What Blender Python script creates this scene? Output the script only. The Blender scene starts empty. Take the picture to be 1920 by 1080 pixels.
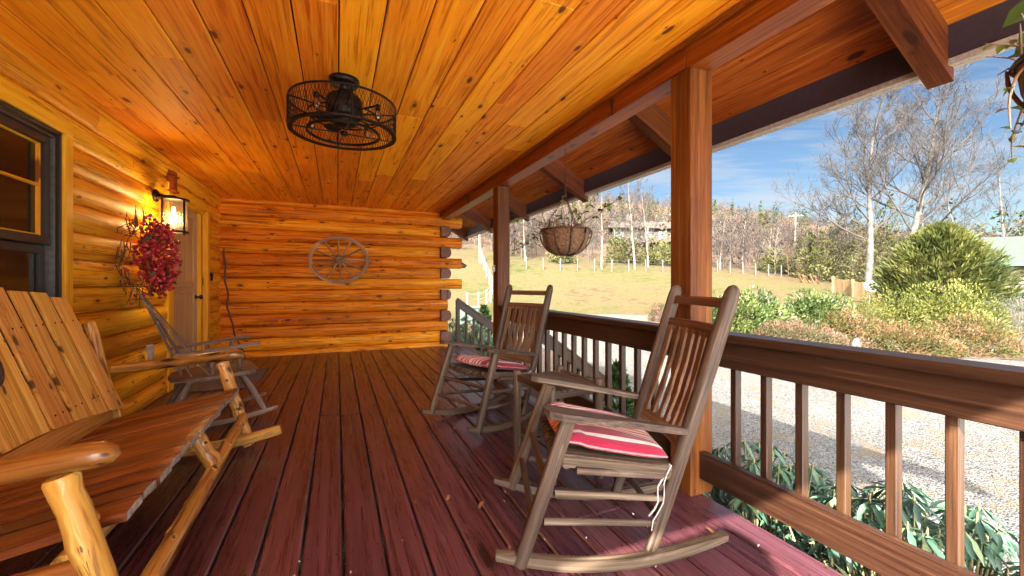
import bpy, math, random
import numpy as np
from mathutils import Vector, Matrix, Euler
R = math.radians
rng = random.Random(11)
nrg = np.random.default_rng(5)
sc = bpy.context.scene
COL = sc.collection

# ------------------------------------------------------------------ camera geometry
F_PX, CX, CY, H = 770.0, 960.0, 533.0, 1.08
YAW = math.atan((960 - 632) / F_PX)
cs, sn = math.cos(YAW), math.sin(YAW)
def loc(px, D):
    """ground position at depth D on the bearing of photo column px"""
    u = (px - CX) / F_PX * D
    return (u * cs + D * sn, -u * sn + D * cs)
def zat(py, D):
    return H - (py - CY) / F_PX * D

# ------------------------------------------------------------------ mesh builder
def V(*a):
    return Vector(a)
def frame(d, up=None):
    d = Vector(d).normalized()
    up = Vector(up) if up is not None else Vector((0, 0, 1))
    if abs(d.dot(up)) > 0.98:
        up = Vector((0, 1, 0)) if abs(d.y) < 0.9 else Vector((1, 0, 0))
    s = d.cross(up).normalized()
    u = s.cross(d).normalized()
    return d, s, u

class MB:
    def __init__(self):
        self.v = []; self.f = []; self.wc = []; self.rn = []; self.mi = []; self.sm = []
    def add(self, vs, fs, wcs=None, mat=0, smooth=False, rnd=None, seed=None):
        o = len(self.v)
        rv = rng.random() if rnd is None else rnd
        sd = Vector((rng.uniform(0, 60), rng.uniform(0, 60), rng.uniform(0, 60))) if seed is None else Vector(seed)
        for i, p in enumerate(vs):
            self.v.append(tuple(p))
            w = Vector(wcs[i]) if wcs is not None else Vector(p)
            self.wc.append(tuple(w + sd)); self.rn.append(rv)
        for k, f in enumerate(fs):
            self.f.append(tuple(o + j for j in f))
            self.mi.append(mat if not isinstance(mat, (list, tuple)) else mat[k])
            self.sm.append(smooth if not isinstance(smooth, (list, tuple)) else smooth[k])
    # oriented chamfered box: half sizes a along d (grain), b along s, c along u
    def obox(self, c, d, s, u, a, b, cc, ch=0.004, mat=0, rnd=None):
        c = Vector(c); ch = min(ch, a * .45, b * .45, cc * .45)
        vs = []; wcs = []; idx = {}
        for sx in (-1, 1):
            for sy in (-1, 1):
                for sz in (-1, 1):
                    for k in range(3):
                        l = [sx * (a - (0 if k == 0 else ch)), sy * (b - (0 if k == 1 else ch)), sz * (cc - (0 if k == 2 else ch))]
                        idx[(sx, sy, sz, k)] = len(vs)
                        vs.append(c + d * l[0] + s * l[1] + u * l[2]); wcs.append(l)
        fs = []
        def g(sx, sy, sz, k): return idx[(sx, sy, sz, k)]
        for sg in (-1, 1):
            q = [g(sg, -1, -1, 0), g(sg, 1, -1, 0), g(sg, 1, 1, 0), g(sg, -1, 1, 0)]; fs.append(q if sg > 0 else q[::-1])
            q = [g(-1, sg, -1, 1), g(-1, sg, 1, 1), g(1, sg, 1, 1), g(1, sg, -1, 1)]; fs.append(q if sg > 0 else q[::-1])
            q = [g(-1, -1, sg, 2), g(1, -1, sg, 2), g(1, 1, sg, 2), g(-1, 1, sg, 2)]; fs.append(q if sg > 0 else q[::-1])
        for p in (-1, 1):
            for q_ in (-1, 1):
                e = [g(-1, p, q_, 1), g(-1, p, q_, 2), g(1, p, q_, 2), g(1, p, q_, 1)]; fs.append(e if p * q_ < 0 else e[::-1])
                e = [g(p, -1, q_, 2), g(p, -1, q_, 0), g(p, 1, q_, 0), g(p, 1, q_, 2)]; fs.append(e if p * q_ < 0 else e[::-1])
                e = [g(p, q_, -1, 0), g(p, q_, -1, 1), g(p, q_, 1, 1), g(p, q_, 1, 0)]; fs.append(e if p * q_ < 0 else e[::-1])
        for sx in (-1, 1):
            for sy in (-1, 1):
                for sz in (-1, 1):
                    t = [g(sx, sy, sz, 0), g(sx, sy, sz, 1), g(sx, sy, sz, 2)]; fs.append(t if sx * sy * sz > 0 else t[::-1])
        self.add(vs, fs, wcs, mat, False, rnd)
    def box(self, x0, x1, y0, y1, z0, z1, grain='x', ch=0.004, mat=0, rnd=None):
        c = ((x0 + x1) / 2, (y0 + y1) / 2, (z0 + z1) / 2)
        hx, hy, hz = abs(x1 - x0) / 2, abs(y1 - y0) / 2, abs(z1 - z0) / 2
        X, Y, Z = V(1, 0, 0), V(0, 1, 0), V(0, 0, 1)
        if grain == 'x': self.obox(c, X, Y, Z, hx, hy, hz, ch, mat, rnd)
        elif grain == 'y': self.obox(c, Y, -X, Z, hy, hx, hz, ch, mat, rnd)
        else: self.obox(c, Z, X, Y, hz, hx, hy, ch, mat, rnd)
    def bar(self, p0, p1, w, h, up=None, ch=0.003, mat=0, rnd=None):
        p0, p1 = Vector(p0), Vector(p1)
        d, s, u = frame(p1 - p0, up)
        self.obox((p0 + p1) / 2, d, s, u, (p1 - p0).length / 2, w / 2, h / 2, ch, mat, rnd)
    def tube(self, pts, rad, n=10, mat=0, cap=True, smooth=True, rnd=None, capmat=None, sq=1.0, up=None, wob=0.0):
        pts = [Vector(p) for p in pts]
        if not isinstance(rad, (list, tuple)): rad = [rad] * len(pts)
        vs = []; wcs = []; fs = []; L = 0; ms = []; sms = []
        u0 = None
        for i, p in enumerate(pts):
            t = (pts[min(i + 1, len(pts) - 1)] - pts[max(i - 1, 0)]).normalized()
            if u0 is None:
                _, s0, u0 = frame(t, up)
            else:
                u0 = (u0 - t * u0.dot(t)).normalized()
            s0 = t.cross(u0).normalized()
            if i: L += (p - pts[i - 1]).length
            for k in range(n):
                a = 2 * math.pi * k / n
                r = rad[i] * (1 + (wob * (rng.random() - .5) if wob else 0))
                vs.append(p + (s0 * math.cos(a) + u0 * math.sin(a) * sq) * r)
                wcs.append((L, a * rad[i] if a <= math.pi else (2 * math.pi - a) * rad[i], 0.3 * math.sin(a) * rad[i]))
        m = len(pts)
        for i in range(m - 1):
            for k in range(n):
                k2 = (k + 1) % n
                fs.append((i * n + k, i * n + k2, (i + 1) * n + k2, (i + 1) * n + k)); ms.append(mat); sms.append(smooth)
        if cap:
            cm = mat if capmat is None else capmat
            for base, sgn in ((0, 1), ((m - 1) * n, -1)):
                o = len(vs)
                for k in range(n):
                    vs.append(vs[base + k]); wcs.append((wcs[base + k][0], math.cos(2 * math.pi * k / n) * rad[0], math.sin(2 * math.pi * k / n) * rad[0]))
                q = list(range(o, o + n))
                fs.append(q[::-1] if sgn > 0 else q); ms.append(cm); sms.append(False)
        self.add(vs, fs, wcs, ms, sms, rnd)
    def rod(self, p0, p1, r0, r1=None, n=10, rounded=0.0, **k):
        """straight round bar, optionally with rounded (domed) far end"""
        p0, p1 = Vector(p0), Vector(p1); r1 = r0 if r1 is None else r1
        d = (p1 - p0)
        pts = [p0, p0 + d * .5, p1]; rr = [r0, (r0 + r1) / 2, r1]
        if rounded:
            e = d.normalized()
            pts += [p1 + e * r1 * .45 * rounded, p1 + e * r1 * .75 * rounded, p1 + e * r1 * .9 * rounded]; rr += [r1 * .9, r1 * .6, r1 * .2]
        self.tube(pts, rr, n, **k)
    def lathe(self, prof, o=(0, 0, 0), ax=(0, 0, 1), n=24, mat=0, smooth=True, rnd=None, sx=1.0, sy=1.0):
        d, s, u = frame(ax); o = Vector(o)
        vs = []; wcs = []; fs = []
        for (r, t) in prof:
            for k in range(n):
                a = 2 * math.pi * k / n
                vs.append(o + d * t + s * math.cos(a) * r * sx + u * math.sin(a) * r * sy); wcs.append((t, a * r, 0))
        for i in range(len(prof) - 1):
            for k in range(n):
                k2 = (k + 1) % n
                fs.append((i * n + k, i * n + k2, (i + 1) * n + k2, (i + 1) * n + k))
        self.add(vs, fs, wcs, mat, smooth, rnd)
    def extr(self, prof, o, d, a, b, L, mat=0, smooth=True, endmat=None, rnd=None, grain=True, ns=1, bend=None):
        """closed profile [(p,q)] in axes a,b extruded along d from o by L"""
        o, d, a, b = Vector(o), Vector(d), Vector(a), Vector(b)
        n = len(prof); vs = []; wcs = []; fs = []; ms = []; sms = []
        arc = [0]
        for i in range(1, n):
            arc.append(arc[-1] + math.dist(prof[i], prof[i - 1]))
        for j in range(ns + 1):
            t = L * j / ns
            off = bend(t / L) if bend else Vector((0, 0, 0))
            for i, (p, q) in enumerate(prof):
                vs.append(o + d * t + a * p + b * q + off)
                wcs.append((t, arc[i], 0) if grain else (p, q, t))
        for j in range(ns):
            for i in range(n):
                i2 = (i + 1) % n
                fs.append((j * n + i, j * n + i2, (j + 1) * n + i2, (j + 1) * n + i)); ms.append(mat); sms.append(smooth)
        em = mat if endmat is None else endmat
        for j, sg in ((0, 1), (ns, -1)):
            oo = len(vs)
            for i, (p, q) in enumerate(prof):
                vs.append(vs[j * n + i]); wcs.append((L * j / ns * (0 if endmat is not None else 1), p, q))
            qd = list(range(oo, oo + n)); fs.append(qd[::-1] if sg > 0 else qd); ms.append(em); sms.append(False)
        # fix winding if mirrored
        if a.cross(b).dot(d) < 0:
            fs = [f[::-1] for f in fs]
        self.add(vs, fs, wcs, ms, sms, rnd)
    def quad(self, a, b, c, d, mat=0, rnd=None):
        self.add([a, b, c, d], [(0, 1, 2, 3)], None, mat, False, rnd)
    def sphere(self, c, r, nu=8, nv=5, mat=0, rnd=None, sz=1.0):
        prof = [(max(1e-4, r * math.sin(math.pi * i / nv)), -r * sz * math.cos(math.pi * i / nv)) for i in range(nv + 1)]
        self.lathe(prof, c, (0, 0, 1), nu, mat, True, rnd)
    def leaf(self, p, d, nrm, L, W, mat=0, curl=0.15, rnd=None):
        """pointed leaf with a midrib fold"""
        p = Vector(p); d = Vector(d).normalized(); nrm = Vector(nrm)
        s = d.cross(nrm)
        if s.length < 1e-3: s = d.orthogonal()
        s.normalize(); n2 = s.cross(d).normalized()
        m1 = p + d * L * .4 - n2 * L * curl * .25; m2 = p + d * L * .75 - n2 * L * curl * .6; tip = p + d * L - n2 * L * curl
        f = n2 * W * .18
        vs = [p, m1 + s * W * .5 + f, m1, m1 - s * W * .5 + f, m2 + s * W * .38 + f, m2, m2 - s * W * .38 + f, tip]
        fs = [(0, 2, 1), (0, 3, 2), (1, 2, 5, 4), (2, 3, 6, 5), (4, 5, 7), (5, 6, 7)]
        self.add(vs, fs, [(0, 0, 0), (.4, .5, 0), (.4, 0, 0), (.4, -.5, 0), (.75, .4, 0), (.75, 0, 0), (.75, -.4, 0), (1, 0, 0)], mat, True, rnd)
    def build(self, name, mats, parent=None):
        return link(name, np.array(self.v, dtype=np.float32).reshape(-1, 3), self.f, mats, parent, self.wc, self.rn, self.mi, self.sm)

def link(name, v, f, mats, parent=None, wc=None, rn=None, mi=None, sm=None):
    me = bpy.data.meshes.new(name)
    me.from_pydata([tuple(x) for x in v] if not isinstance(v, list) else v, [], f)
    if not isinstance(mats, (list, tuple)): mats = [mats]
    for m in mats: me.materials.append(m)
    if wc is not None:
        at = me.attributes.new('wc', 'FLOAT_VECTOR', 'POINT'); at.data.foreach_set('vector', np.array(wc, dtype=np.float32).ravel())
    if rn is not None:
        at = me.attributes.new('rnd', 'FLOAT', 'POINT'); at.data.foreach_set('value', np.array(rn, dtype=np.float32).ravel())
    if mi is not None: me.polygons.foreach_set('material_index', mi)
    if sm is not None: me.polygons.foreach_set('use_smooth', sm)
    me.update()
    o = bpy.data.objects.new(name, me); COL.objects.link(o)
    if parent is not None:
        o.parent = parent
        # geometry is written in world space; make it relative to the thing's base
        o.matrix_parent_inverse = Matrix.Identity(4)
        w = parent.matrix_basis.copy()
        pp = parent.parent
        while pp is not None:
            w = pp.matrix_basis @ w; pp = pp.parent
        if w != Matrix.Identity(4):
            me.transform(w.inverted())
    return o

def np_link(name, v, f4, mats, parent=None, rn=None, mi=None, smooth=False):
    """fast path: v (n,3) array, f4 (m,k) array of faces that all have k corners"""
    me = bpy.data.meshes.new(name)
    n, m, k = len(v), len(f4), f4.shape[1]
    me.vertices.add(n); me.vertices.foreach_set('co', np.asarray(v, dtype=np.float32).ravel())
    me.loops.add(m * k); me.loops.foreach_set('vertex_index', np.asarray(f4, dtype=np.int32).ravel())
    me.polygons.add(m); me.polygons.foreach_set('loop_start', np.arange(0, m * k, k, dtype=np.int32))
    me.polygons.foreach_set('loop_total', np.full(m, k, dtype=np.int32))
    if not isinstance(mats, (list, tuple)): mats = [mats]
    for mt in mats: me.materials.append(mt)
    if mi is not None: me.polygons.foreach_set('material_index', np.asarray(mi, dtype=np.int32))
    me.polygons.foreach_set('use_smooth', np.full(m, smooth, dtype=bool))
    if rn is not None:
        at = me.attributes.new('rnd', 'FLOAT', 'POINT'); at.data.foreach_set('value', np.asarray(rn, dtype=np.float32))
    me.update(calc_edges=True); me.validate()
    o = bpy.data.objects.new(name, me); COL.objects.link(o)
    if parent is not None:
        o.parent = parent
        w = parent.matrix_basis
        me.transform(w.inverted())
    return o

def tag(o, label=None, cat=None, group=None, kind=None):
    if label: o['label'] = label
    if cat: o['category'] = cat
    if group: o['group'] = group
    if kind: o['kind'] = kind
    return o
def thing(name, label, cat, at=(0, 0, 0), group=None, rz=0.0, kind=None):
    o = bpy.data.objects.new(name, None); COL.objects.link(o)
    o.empty_display_size = .1
    o.location = at; o.rotation_euler = (0, 0, rz)
    return tag(o, label, cat, group, kind)
def kids(o):
    return [c for c in bpy.data.objects if c.parent == o]
def dup(o, at, rz=0.0, label=None, group=None, scale=None):
    src = list(kids(o))
    c = o.copy(); COL.objects.link(c); c.location = at; c.rotation_euler = (0, 0, rz)
    if scale: c.scale = scale
    if label: c['label'] = label
    if group: c['group'] = group
    for ch in src:
        k = ch.copy(); COL.objects.link(k); k.parent = c
        for gch in kids(ch):
            g = gch.copy(); COL.objects.link(g); g.parent = k
    return c

# ------------------------------------------------------------------ materials
def newmat(name):
    m = bpy.data.materials.new(name); m.use_nodes = True
    nt = m.node_tree; nt.nodes.clear()
    out = nt.nodes.new('ShaderNodeOutputMaterial'); bs = nt.nodes.new('ShaderNodeBsdfPrincipled')
    nt.links.new(bs.outputs[0], out.inputs[0])
    return m, nt, bs
class NT:
    def __init__(s, nt): s.nt = nt
    def n(s, t, **k):
        x = s.nt.nodes.new(t)
        for a, b in k.items(): setattr(x, a, b)
        return x
    def l(s, a, b): s.nt.links.new(a, b)
    def math(s, op, a, b=None, c=None, clamp=False):
        x = s.n('ShaderNodeMath', operation=op); x.use_clamp = clamp
        for i, q in enumerate((a, b, c)):
            if q is None: continue
            if isinstance(q, (int, float)): x.inputs[i].default_value = q
            else: s.l(q, x.inputs[i])
        return x.outputs[0]
    def vmul(s, v, k):
        x = s.n('ShaderNodeVectorMath', operation='MULTIPLY'); s.l(v, x.inputs[0]); x.inputs[1].default_value = k
        return x.outputs[0]
    def vadd(s, v, w):
        x = s.n('ShaderNodeVectorMath', operation='ADD'); s.l(v, x.inputs[0]); s.l(w, x.inputs[1])
        return x.outputs[0]
    def noise(s, v, scale=1.0, detail=3, rough=.55, dist=0.0):
        x = s.n('ShaderNodeTexNoise'); s.l(v, x.inputs['Vector']); x.inputs['Scale'].default_value = scale
        x.inputs['Detail'].default_value = detail; x.inputs['Roughness'].default_value = rough; x.inputs['Distortion'].default_value = dist
        return x.outputs[0], x.outputs[1]
    def ramp(s, fac, stops, interp='LINEAR'):
        x = s.n('ShaderNodeValToRGB'); s.l(fac, x.inputs[0]); cr = x.color_ramp; cr.interpolation = interp
        while len(cr.elements) < len(stops): cr.elements.new(.5)
        for e, (p, c) in zip(cr.elements, stops):
            e.position = p; e.color = (*c, 1) if len(c) == 3 else c
        return x.outputs[0]
    def mix(s, fac, a, b, mode='MIX'):
        x = s.n('ShaderNodeMix', data_type='RGBA', blend_type=mode)
        for i, q in ((0, fac), (6, a), (7, b)):
            if isinstance(q, (int, float)): x.inputs[i].default_value = q
            elif isinstance(q, tuple): x.inputs[i].default_value = (*q, 1)
            else: s.l(q, x.inputs[i])
        return x.outputs[2]
    def attr(s, name):
        x = s.n('ShaderNodeAttribute', attribute_name=name)
        return x
    def bump(s, h, strength, dist, bs):
        x = s.n('ShaderNodeBump'); x.inputs['Strength'].default_value = strength; x.inputs['Distance'].default_value = dist
        s.l(h, x.inputs['Height']); s.l(x.outputs[0], bs.inputs['Normal'])

def wood(name, dark, mid, light, rough=.4, spec=.5, knot=.5, kdark=(.05, .015, .005), var=.35, gy=26., bump=.25, kscale=(1.6, 7.5, 7.5), crack=.0, blotch=.4, coat=0.0, wear=None, end=False, bdist=.002):
    m, nt, bs = newmat(name); t = NT(nt)
    wc = t.attr('wc').outputs['Vector']; rn = t.attr('rnd').outputs['Fac']
    vs = t.vmul(wc, kscale)
    _, jc = t.noise(t.vmul(wc, (14, 34, 34)), 1.0, 2)
    wobble = t.vmul(jc, (.16, .16, .16))
    vo = t.n('ShaderNodeTexVoronoi', feature='F1', voronoi_dimensions='2D'); t.l(t.vadd(vs, wobble), vo.inputs['Vector']); vo.inputs['Scale'].default_value = 1.0
    d = vo.outputs['Distance']
    sep = t.n('ShaderNodeSeparateColor'); t.l(vo.outputs['Color'], sep.inputs[0])
    has = t.math('GREATER_THAN', sep.outputs[0], 1 - knot)
    ksz = t.math('MULTIPLY_ADD', t.math('POWER', sep.outputs[1], 2.0), .12, .028)
    kd = t.math('DIVIDE', d, ksz)
    kin = t.math('MULTIPLY', t.math('SUBTRACT', 1.25, kd, clamp=True), has)          # inside the knot
    halo = t.math('MULTIPLY', t.math('SUBTRACT', 1.0, t.math('DIVIDE', kd, 3.2), clamp=True), has)
    # grain, bent round the knots
    gv = t.vmul(wc, (1.1, gy, gy))
    off = t.n('ShaderNodeCombineXYZ'); t.l(t.math('MULTIPLY', halo, 2.2), off.inputs[1]); t.l(t.math('MULTIPLY', halo, 1.4), off.inputs[2])
    gv2 = t.vadd(gv, off.outputs[0])
    g1, _ = t.noise(gv2, 1.0, 4, .6, .6)
    g2, _ = t.noise(t.vmul(wc, (3, gy * 3.2, gy * 3.2)), 1.0, 3, .6)
    b1, _ = t.noise(t.vmul(wc, (.7, 3.2, 3.2)), 1.0, 2, .5)
    g = t.math('ADD', t.math('MULTIPLY', g1, .55), t.math('MULTIPLY', g2, .45))
    col = t.ramp(g, [(.40, dark), (.485, mid), (.53, mid), (.60, light)])
    bl = t.math('MULTIPLY_ADD', t.math('SUBTRACT', b1, .5), blotch * 2, 1.0)
    pv = t.math('MULTIPLY_ADD', t.math('SUBTRACT', rn, .5), var * 2, 1.0)
    br = t.math('MULTIPLY', bl, pv)
    hv = t.n('ShaderNodeHueSaturation'); t.l(col, hv.inputs['Color']); t.l(br, hv.inputs['Value'])
    t.l(t.math('MULTIPLY_ADD', t.math('SUBTRACT', rn, .5), .02, .5), hv.inputs['Hue'])
    col = hv.outputs[0]
    if wear:
        w1, _ = t.noise(t.vmul(wc, (2.5, 9, 9)), 1.0, 5, .65)
        wm = t.ramp(w1, [(wear[1], (0, 0, 0)), (wear[1] + .18, (1, 1, 1))])
        col = t.mix(wm, col, wear[0])
    if crack:
        c1, _ = t.noise(t.vmul(wc, (1.2, 60, 60)), 1.0, 2, .5, 1.2)
        cm = t.ramp(c1, [(.5 - .06, (0, 0, 0)), (.5, (crack, crack, crack)), (.5 + .012, (0, 0, 0))])
        g3, _ = t.noise(t.vmul(wc, (1.5, 8, 8)), 1.0, 1)
        cm2 = t.math('MULTIPLY', cm, t.math('GREATER_THAN', g3, .56))
        col = t.mix(cm2, col, kdark)
    col = t.mix(t.math('MULTIPLY', halo, .35), col, tuple((a + b) / 2 for a, b in zip(kdark, dark)))
    col = t.mix(t.math('MULTIPLY', t.math('MINIMUM', t.math('MULTIPLY', kin, 2.2), 1.0), .88), col, kdark)
    t.l(col, bs.inputs['Base Color'])
    rr = t.math('MULTIPLY_ADD', g, .25, rough - .12)
    t.l(rr, bs.inputs['Roughness'])
    bs.inputs['Specular IOR Level'].default_value = spec
    if coat:
        bs.inputs['Coat Weight'].default_value = coat; bs.inputs['Coat Roughness'].default_value = .12
    if bump: t.bump(t.math('SUBTRACT', g, t.math('MULTIPLY', kin, .3)), bump, bdist, bs)
    return m
def plain(name, c, rough=.5, metal=0., spec=.5, nz=.15, scale=30., bump=0.):
    m, nt, bs = newmat(name); t = NT(nt)
    tc = t.n('ShaderNodeTexCoord').outputs['Object']
    f, _ = t.noise(tc, scale, 4, .6)
    lo = tuple(x * (1 - nz * 1.6) for x in c); hi = tuple(min(1, x * (1 + nz * 1.6)) for x in c)
    t.l(t.ramp(f, [(.3, lo), (.7, hi)]), bs.inputs['Base Color'])
    bs.inputs['Roughness'].default_value = rough; bs.inputs['Metallic'].default_value = metal; bs.inputs['Specular IOR Level'].default_value = spec
    if bump: t.bump(f, bump, .003, bs)
    return m
def leafmat(name, stops, rough=.5, spec=.3, trans=.25):
    m, nt, bs = newmat(name); t = NT(nt)
    rn = t.attr('rnd').outputs['Fac']
    t.l(t.ramp(rn, stops), bs.inputs['Base Color'])
    bs.inputs['Roughness'].default_value = rough; bs.inputs['Specular IOR Level'].default_value = spec
    if trans:
        tr = t.n('ShaderNodeBsdfTranslucent'); t.l(t.ramp(rn, stops), tr.inputs[0])
        mx = t.n('ShaderNodeMixShader'); mx.inputs[0].default_value = trans
        out = [x for x in nt.nodes if x.type == 'OUTPUT_MATERIAL'][0]
        t.l(bs.outputs[0], mx.inputs[1]); t.l(tr.outputs[0], mx.inputs[2]); t.l(mx.outputs[0], out.inputs[0])
    return m
def emis(name, c, s):
    m = bpy.data.materials.new(name); m.use_nodes = True; nt = m.node_tree; nt.nodes.clear()
    e = nt.nodes.new('ShaderNodeEmission'); e.inputs[0].default_value = (*c, 1); e.inputs[1].default_value = s
    o = nt.nodes.new('ShaderNodeOutputMaterial'); nt.links.new(e.outputs[0], o.inputs[0]); return m
def glassmat(name, c=(.9, .9, .9), rough=.05, alpha=.15):
    m = bpy.data.materials.new(name); m.use_nodes = True; nt = m.node_tree; nt.nodes.clear(); t = NT(nt)
    tr = t.n('ShaderNodeBsdfTransparent'); tr.inputs[0].default_value = (*c, 1)
    gl = t.n('ShaderNodeBsdfGlossy'); gl.inputs[1].default_value = rough
    fr = t.n('ShaderNodeFresnel'); fr.inputs[0].default_value = 1.45
    mx = t.n('ShaderNodeMixShader'); t.l(t.math('ADD', fr.outputs[0], alpha, clamp=True), mx.inputs[0]); t.l(tr.outputs[0], mx.inputs[1]); t.l(gl.outputs[0], mx.inputs[2])
    o = t.n('ShaderNodeOutputMaterial'); t.l(mx.outputs[0], o.inputs[0]); return m

M = {}
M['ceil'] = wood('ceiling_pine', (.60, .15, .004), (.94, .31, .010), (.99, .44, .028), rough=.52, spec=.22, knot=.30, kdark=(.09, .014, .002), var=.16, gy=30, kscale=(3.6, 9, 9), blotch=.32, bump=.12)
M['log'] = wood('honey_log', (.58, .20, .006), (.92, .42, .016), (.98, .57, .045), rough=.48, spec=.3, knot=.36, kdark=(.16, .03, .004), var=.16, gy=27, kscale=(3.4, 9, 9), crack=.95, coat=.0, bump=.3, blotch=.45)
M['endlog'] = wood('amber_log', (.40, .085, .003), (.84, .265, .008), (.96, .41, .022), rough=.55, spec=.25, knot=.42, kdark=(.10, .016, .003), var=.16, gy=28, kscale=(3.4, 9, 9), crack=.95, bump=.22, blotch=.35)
M['logend'] = wood('dark_log_end', (.10, .035, .022), (.19, .070, .045), (.30, .12, .08), rough=.6, knot=.2, var=.2, gy=40, bump=.4)
M['beam'] = wood('red_brown_beam', (0.1375, 0.022, 0.00165), (0.231, 0.04675, 0.0033), (0.319, 0.088, 0.0077), rough=.45, spec=.35, knot=.32, kdark=(0.0275, 0.0044, 0.00165), var=.1, gy=34, kscale=(3, 8, 8), blotch=.3, bump=.15)
M['post'] = wood('stained_post', (.062, .0125, .0022), (.112, .026, .0040), (.170, .050, .0085), rough=.5, spec=.3, knot=.32, kdark=(.03, .006, .002), var=.08, gy=38, kscale=(3, 8, 8), blotch=.4, bump=.25, crack=.6)
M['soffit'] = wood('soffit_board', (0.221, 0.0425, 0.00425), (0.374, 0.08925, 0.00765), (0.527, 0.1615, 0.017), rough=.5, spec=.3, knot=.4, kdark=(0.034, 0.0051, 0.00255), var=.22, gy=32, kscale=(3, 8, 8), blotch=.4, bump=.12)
M['rail'] = wood('railing_wood', (0.02028, 0.0078, 0.00351), (0.03822, 0.0156, 0.007019), (0.06434, 0.02925, 0.01404), rough=.42, spec=.45, knot=.25, kdark=(0.0078, 0.00273, 0.00156), var=.2, gy=42, bump=.35)
M['deck'] = wood('maroon_deck', (0.0483, 0.01437, 0.01897), (0.0851, 0.02587, 0.03277), (0.1323, 0.0483, 0.0575), rough=.28, spec=.7, knot=.08, kdark=(0.01725, 0.00575, 0.00575), var=.22, gy=48, bump=.6, blotch=.35, wear=((0.1955, 0.1092, 0.1092), .66), bdist=.003)
M['chair'] = wood('weathered_wood', (0.02859, 0.01715, 0.0108), (0.0826, 0.05337, 0.03431), (0.1715, 0.1239, 0.08576), rough=.6, spec=.35, knot=.2, kdark=(0.01906, 0.01016, 0.006354), var=.2, gy=52, bump=.6, wear=((0.2287, 0.1843, 0.1462), .62))
M['chair3'] = wood('grey_chair_wood', (0.112, 0.072, 0.052), (0.224, 0.156, 0.116), (0.336, 0.256, 0.208), rough=.6, spec=.35, knot=.15, kdark=(0.04, 0.024, 0.016), var=.15, gy=52, bump=.4)
M['indoor_white'] = plain('white_plate', (.55, .54, .52), .4)
M['chair2'] = wood('brown_chair_wood', (0.05445, 0.02723, 0.01452), (0.1406, 0.0726, 0.03812), (0.2541, 0.1497, 0.08349), rough=.55, spec=.35, knot=.15, kdark=(0.02723, 0.01362, 0.008168), var=.2, gy=52, bump=.4, wear=((0.3086, 0.2269, 0.1633), .65))
M['bench'] = wood('varnished_log', (.22, .062, .010), (.56, .27, .05), (.78, .47, .14), rough=.36, spec=.4, knot=.65, kdark=(.03, .012, .008), var=.14, gy=20, kscale=(5, 9, 9), blotch=.6, coat=.2, bump=.35, crack=.9)
M['bencharm'] = wood('dark_varnished_arm', (0.1092, 0.0351, 0.00624), (0.2808, 0.1092, 0.0195), (0.4524, 0.2262, 0.0546), rough=.30, spec=.5, knot=.4, kdark=(0.0234, 0.0078, 0.00468), var=.2, gy=16, kscale=(4, 8, 8), blotch=.7, coat=.35, bump=.4, crack=.9)
M['benchback'] = wood('bench_back_plank', (.56, .24, .028), (.82, .44, .085), (.94, .62, .17), rough=.45, spec=.35, knot=.42, kdark=(.07, .035, .02), var=.14, gy=42, kscale=(5, 11, 11), blotch=.35, bump=.25, crack=.4)
M['benchseat'] = wood('bench_seat_slat', (.07, .018, .006), (.25, .072, .013), (.52, .20, .038), rough=.36, spec=.5, knot=.16, kdark=(.02, .008, .005), var=.42, gy=20, kscale=(3, 9, 9), blotch=.7, bump=.7, crack=.7)
M['trim'] = wood('yellow_trim', (.78, .36, .012), (.92, .48, .022), (.98, .60, .05), rough=.45, spec=.35, knot=.3, kdark=(.2, .05, .008), var=.08, gy=36, bump=.1)
M['wheel'] = wood('grey_wheel_wood', (.20, .10, .045), (.38, .22, .11), (.56, .36, .20), rough=.6, knot=.15, kdark=(.05, .03, .02), var=.2, gy=50, bump=.4)
M['stick'] = wood('dark_stick', (.05, .02, .016), (.11, .05, .04), (.22, .12, .10), rough=.5, knot=.3, var=.1, gy=40)
M['door'] = wood('tan_door', (.42, .27, .13), (.52, .35, .18), (.62, .44, .25), rough=.5, knot=.05, var=.06, gy=30, bump=.1)
M['fence'] = wood('tan_fence_board', (0.09, 0.05175, 0.0189), (0.1215, 0.07422, 0.0297), (0.1485, 0.099, 0.045), rough=.7, knot=.1, var=.2, gy=20)
M['greyw'] = wood('grey_post_wood', (0.03713, 0.03218, 0.02723), (0.05198, 0.04703, 0.0396), (0.0693, 0.06438, 0.05693), rough=.8, knot=.1, var=.2, gy=20)
M['cablog'] = wood('old_cabin_log', (0.04, 0.024, 0.016), (0.08, 0.0496, 0.032), (0.136, 0.092, 0.06), rough=.8, knot=.1, var=.3, gy=14)
M['black'] = plain('black_iron', (.014, .012, .011), .45, .6, nz=.3)
M['bronze'] = plain('bronze_frame', (.035, .030, .026), .4, .5, nz=.15)
M['frame'] = plain('dark_window_frame', (.032, .028, .026), .4, 0, nz=.1)
M['alu'] = plain('grey_track', (0.175, 0.182, 0.182), .35, .6)
M['fascia'] = plain('dark_fascia_paint', (.030, .017, .022), .5, 0, nz=.12)
M['drip'] = plain('grey_drip_edge', (.33, .27, .22), .55, 0, nz=.2, scale=60)
M['white'] = plain('white_plastic', (0.2016, 0.2016, 0.1968), .4)
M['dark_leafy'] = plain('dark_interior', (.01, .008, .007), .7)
M['copper'] = plain('dry_leaf', (.20, .075, .03), .7, nz=.4)
M['fibre'] = plain('coco_liner', (.16, .085, .042), .9, nz=.5, scale=60, bump=.8)
M['chain'] = plain('rusty_chain', (.09, .045, .028), .5, .7)
M['rock'] = plain('pale_rock', (0.099, 0.09, 0.0765), .85, nz=.35, scale=6, bump=1.)
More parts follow.
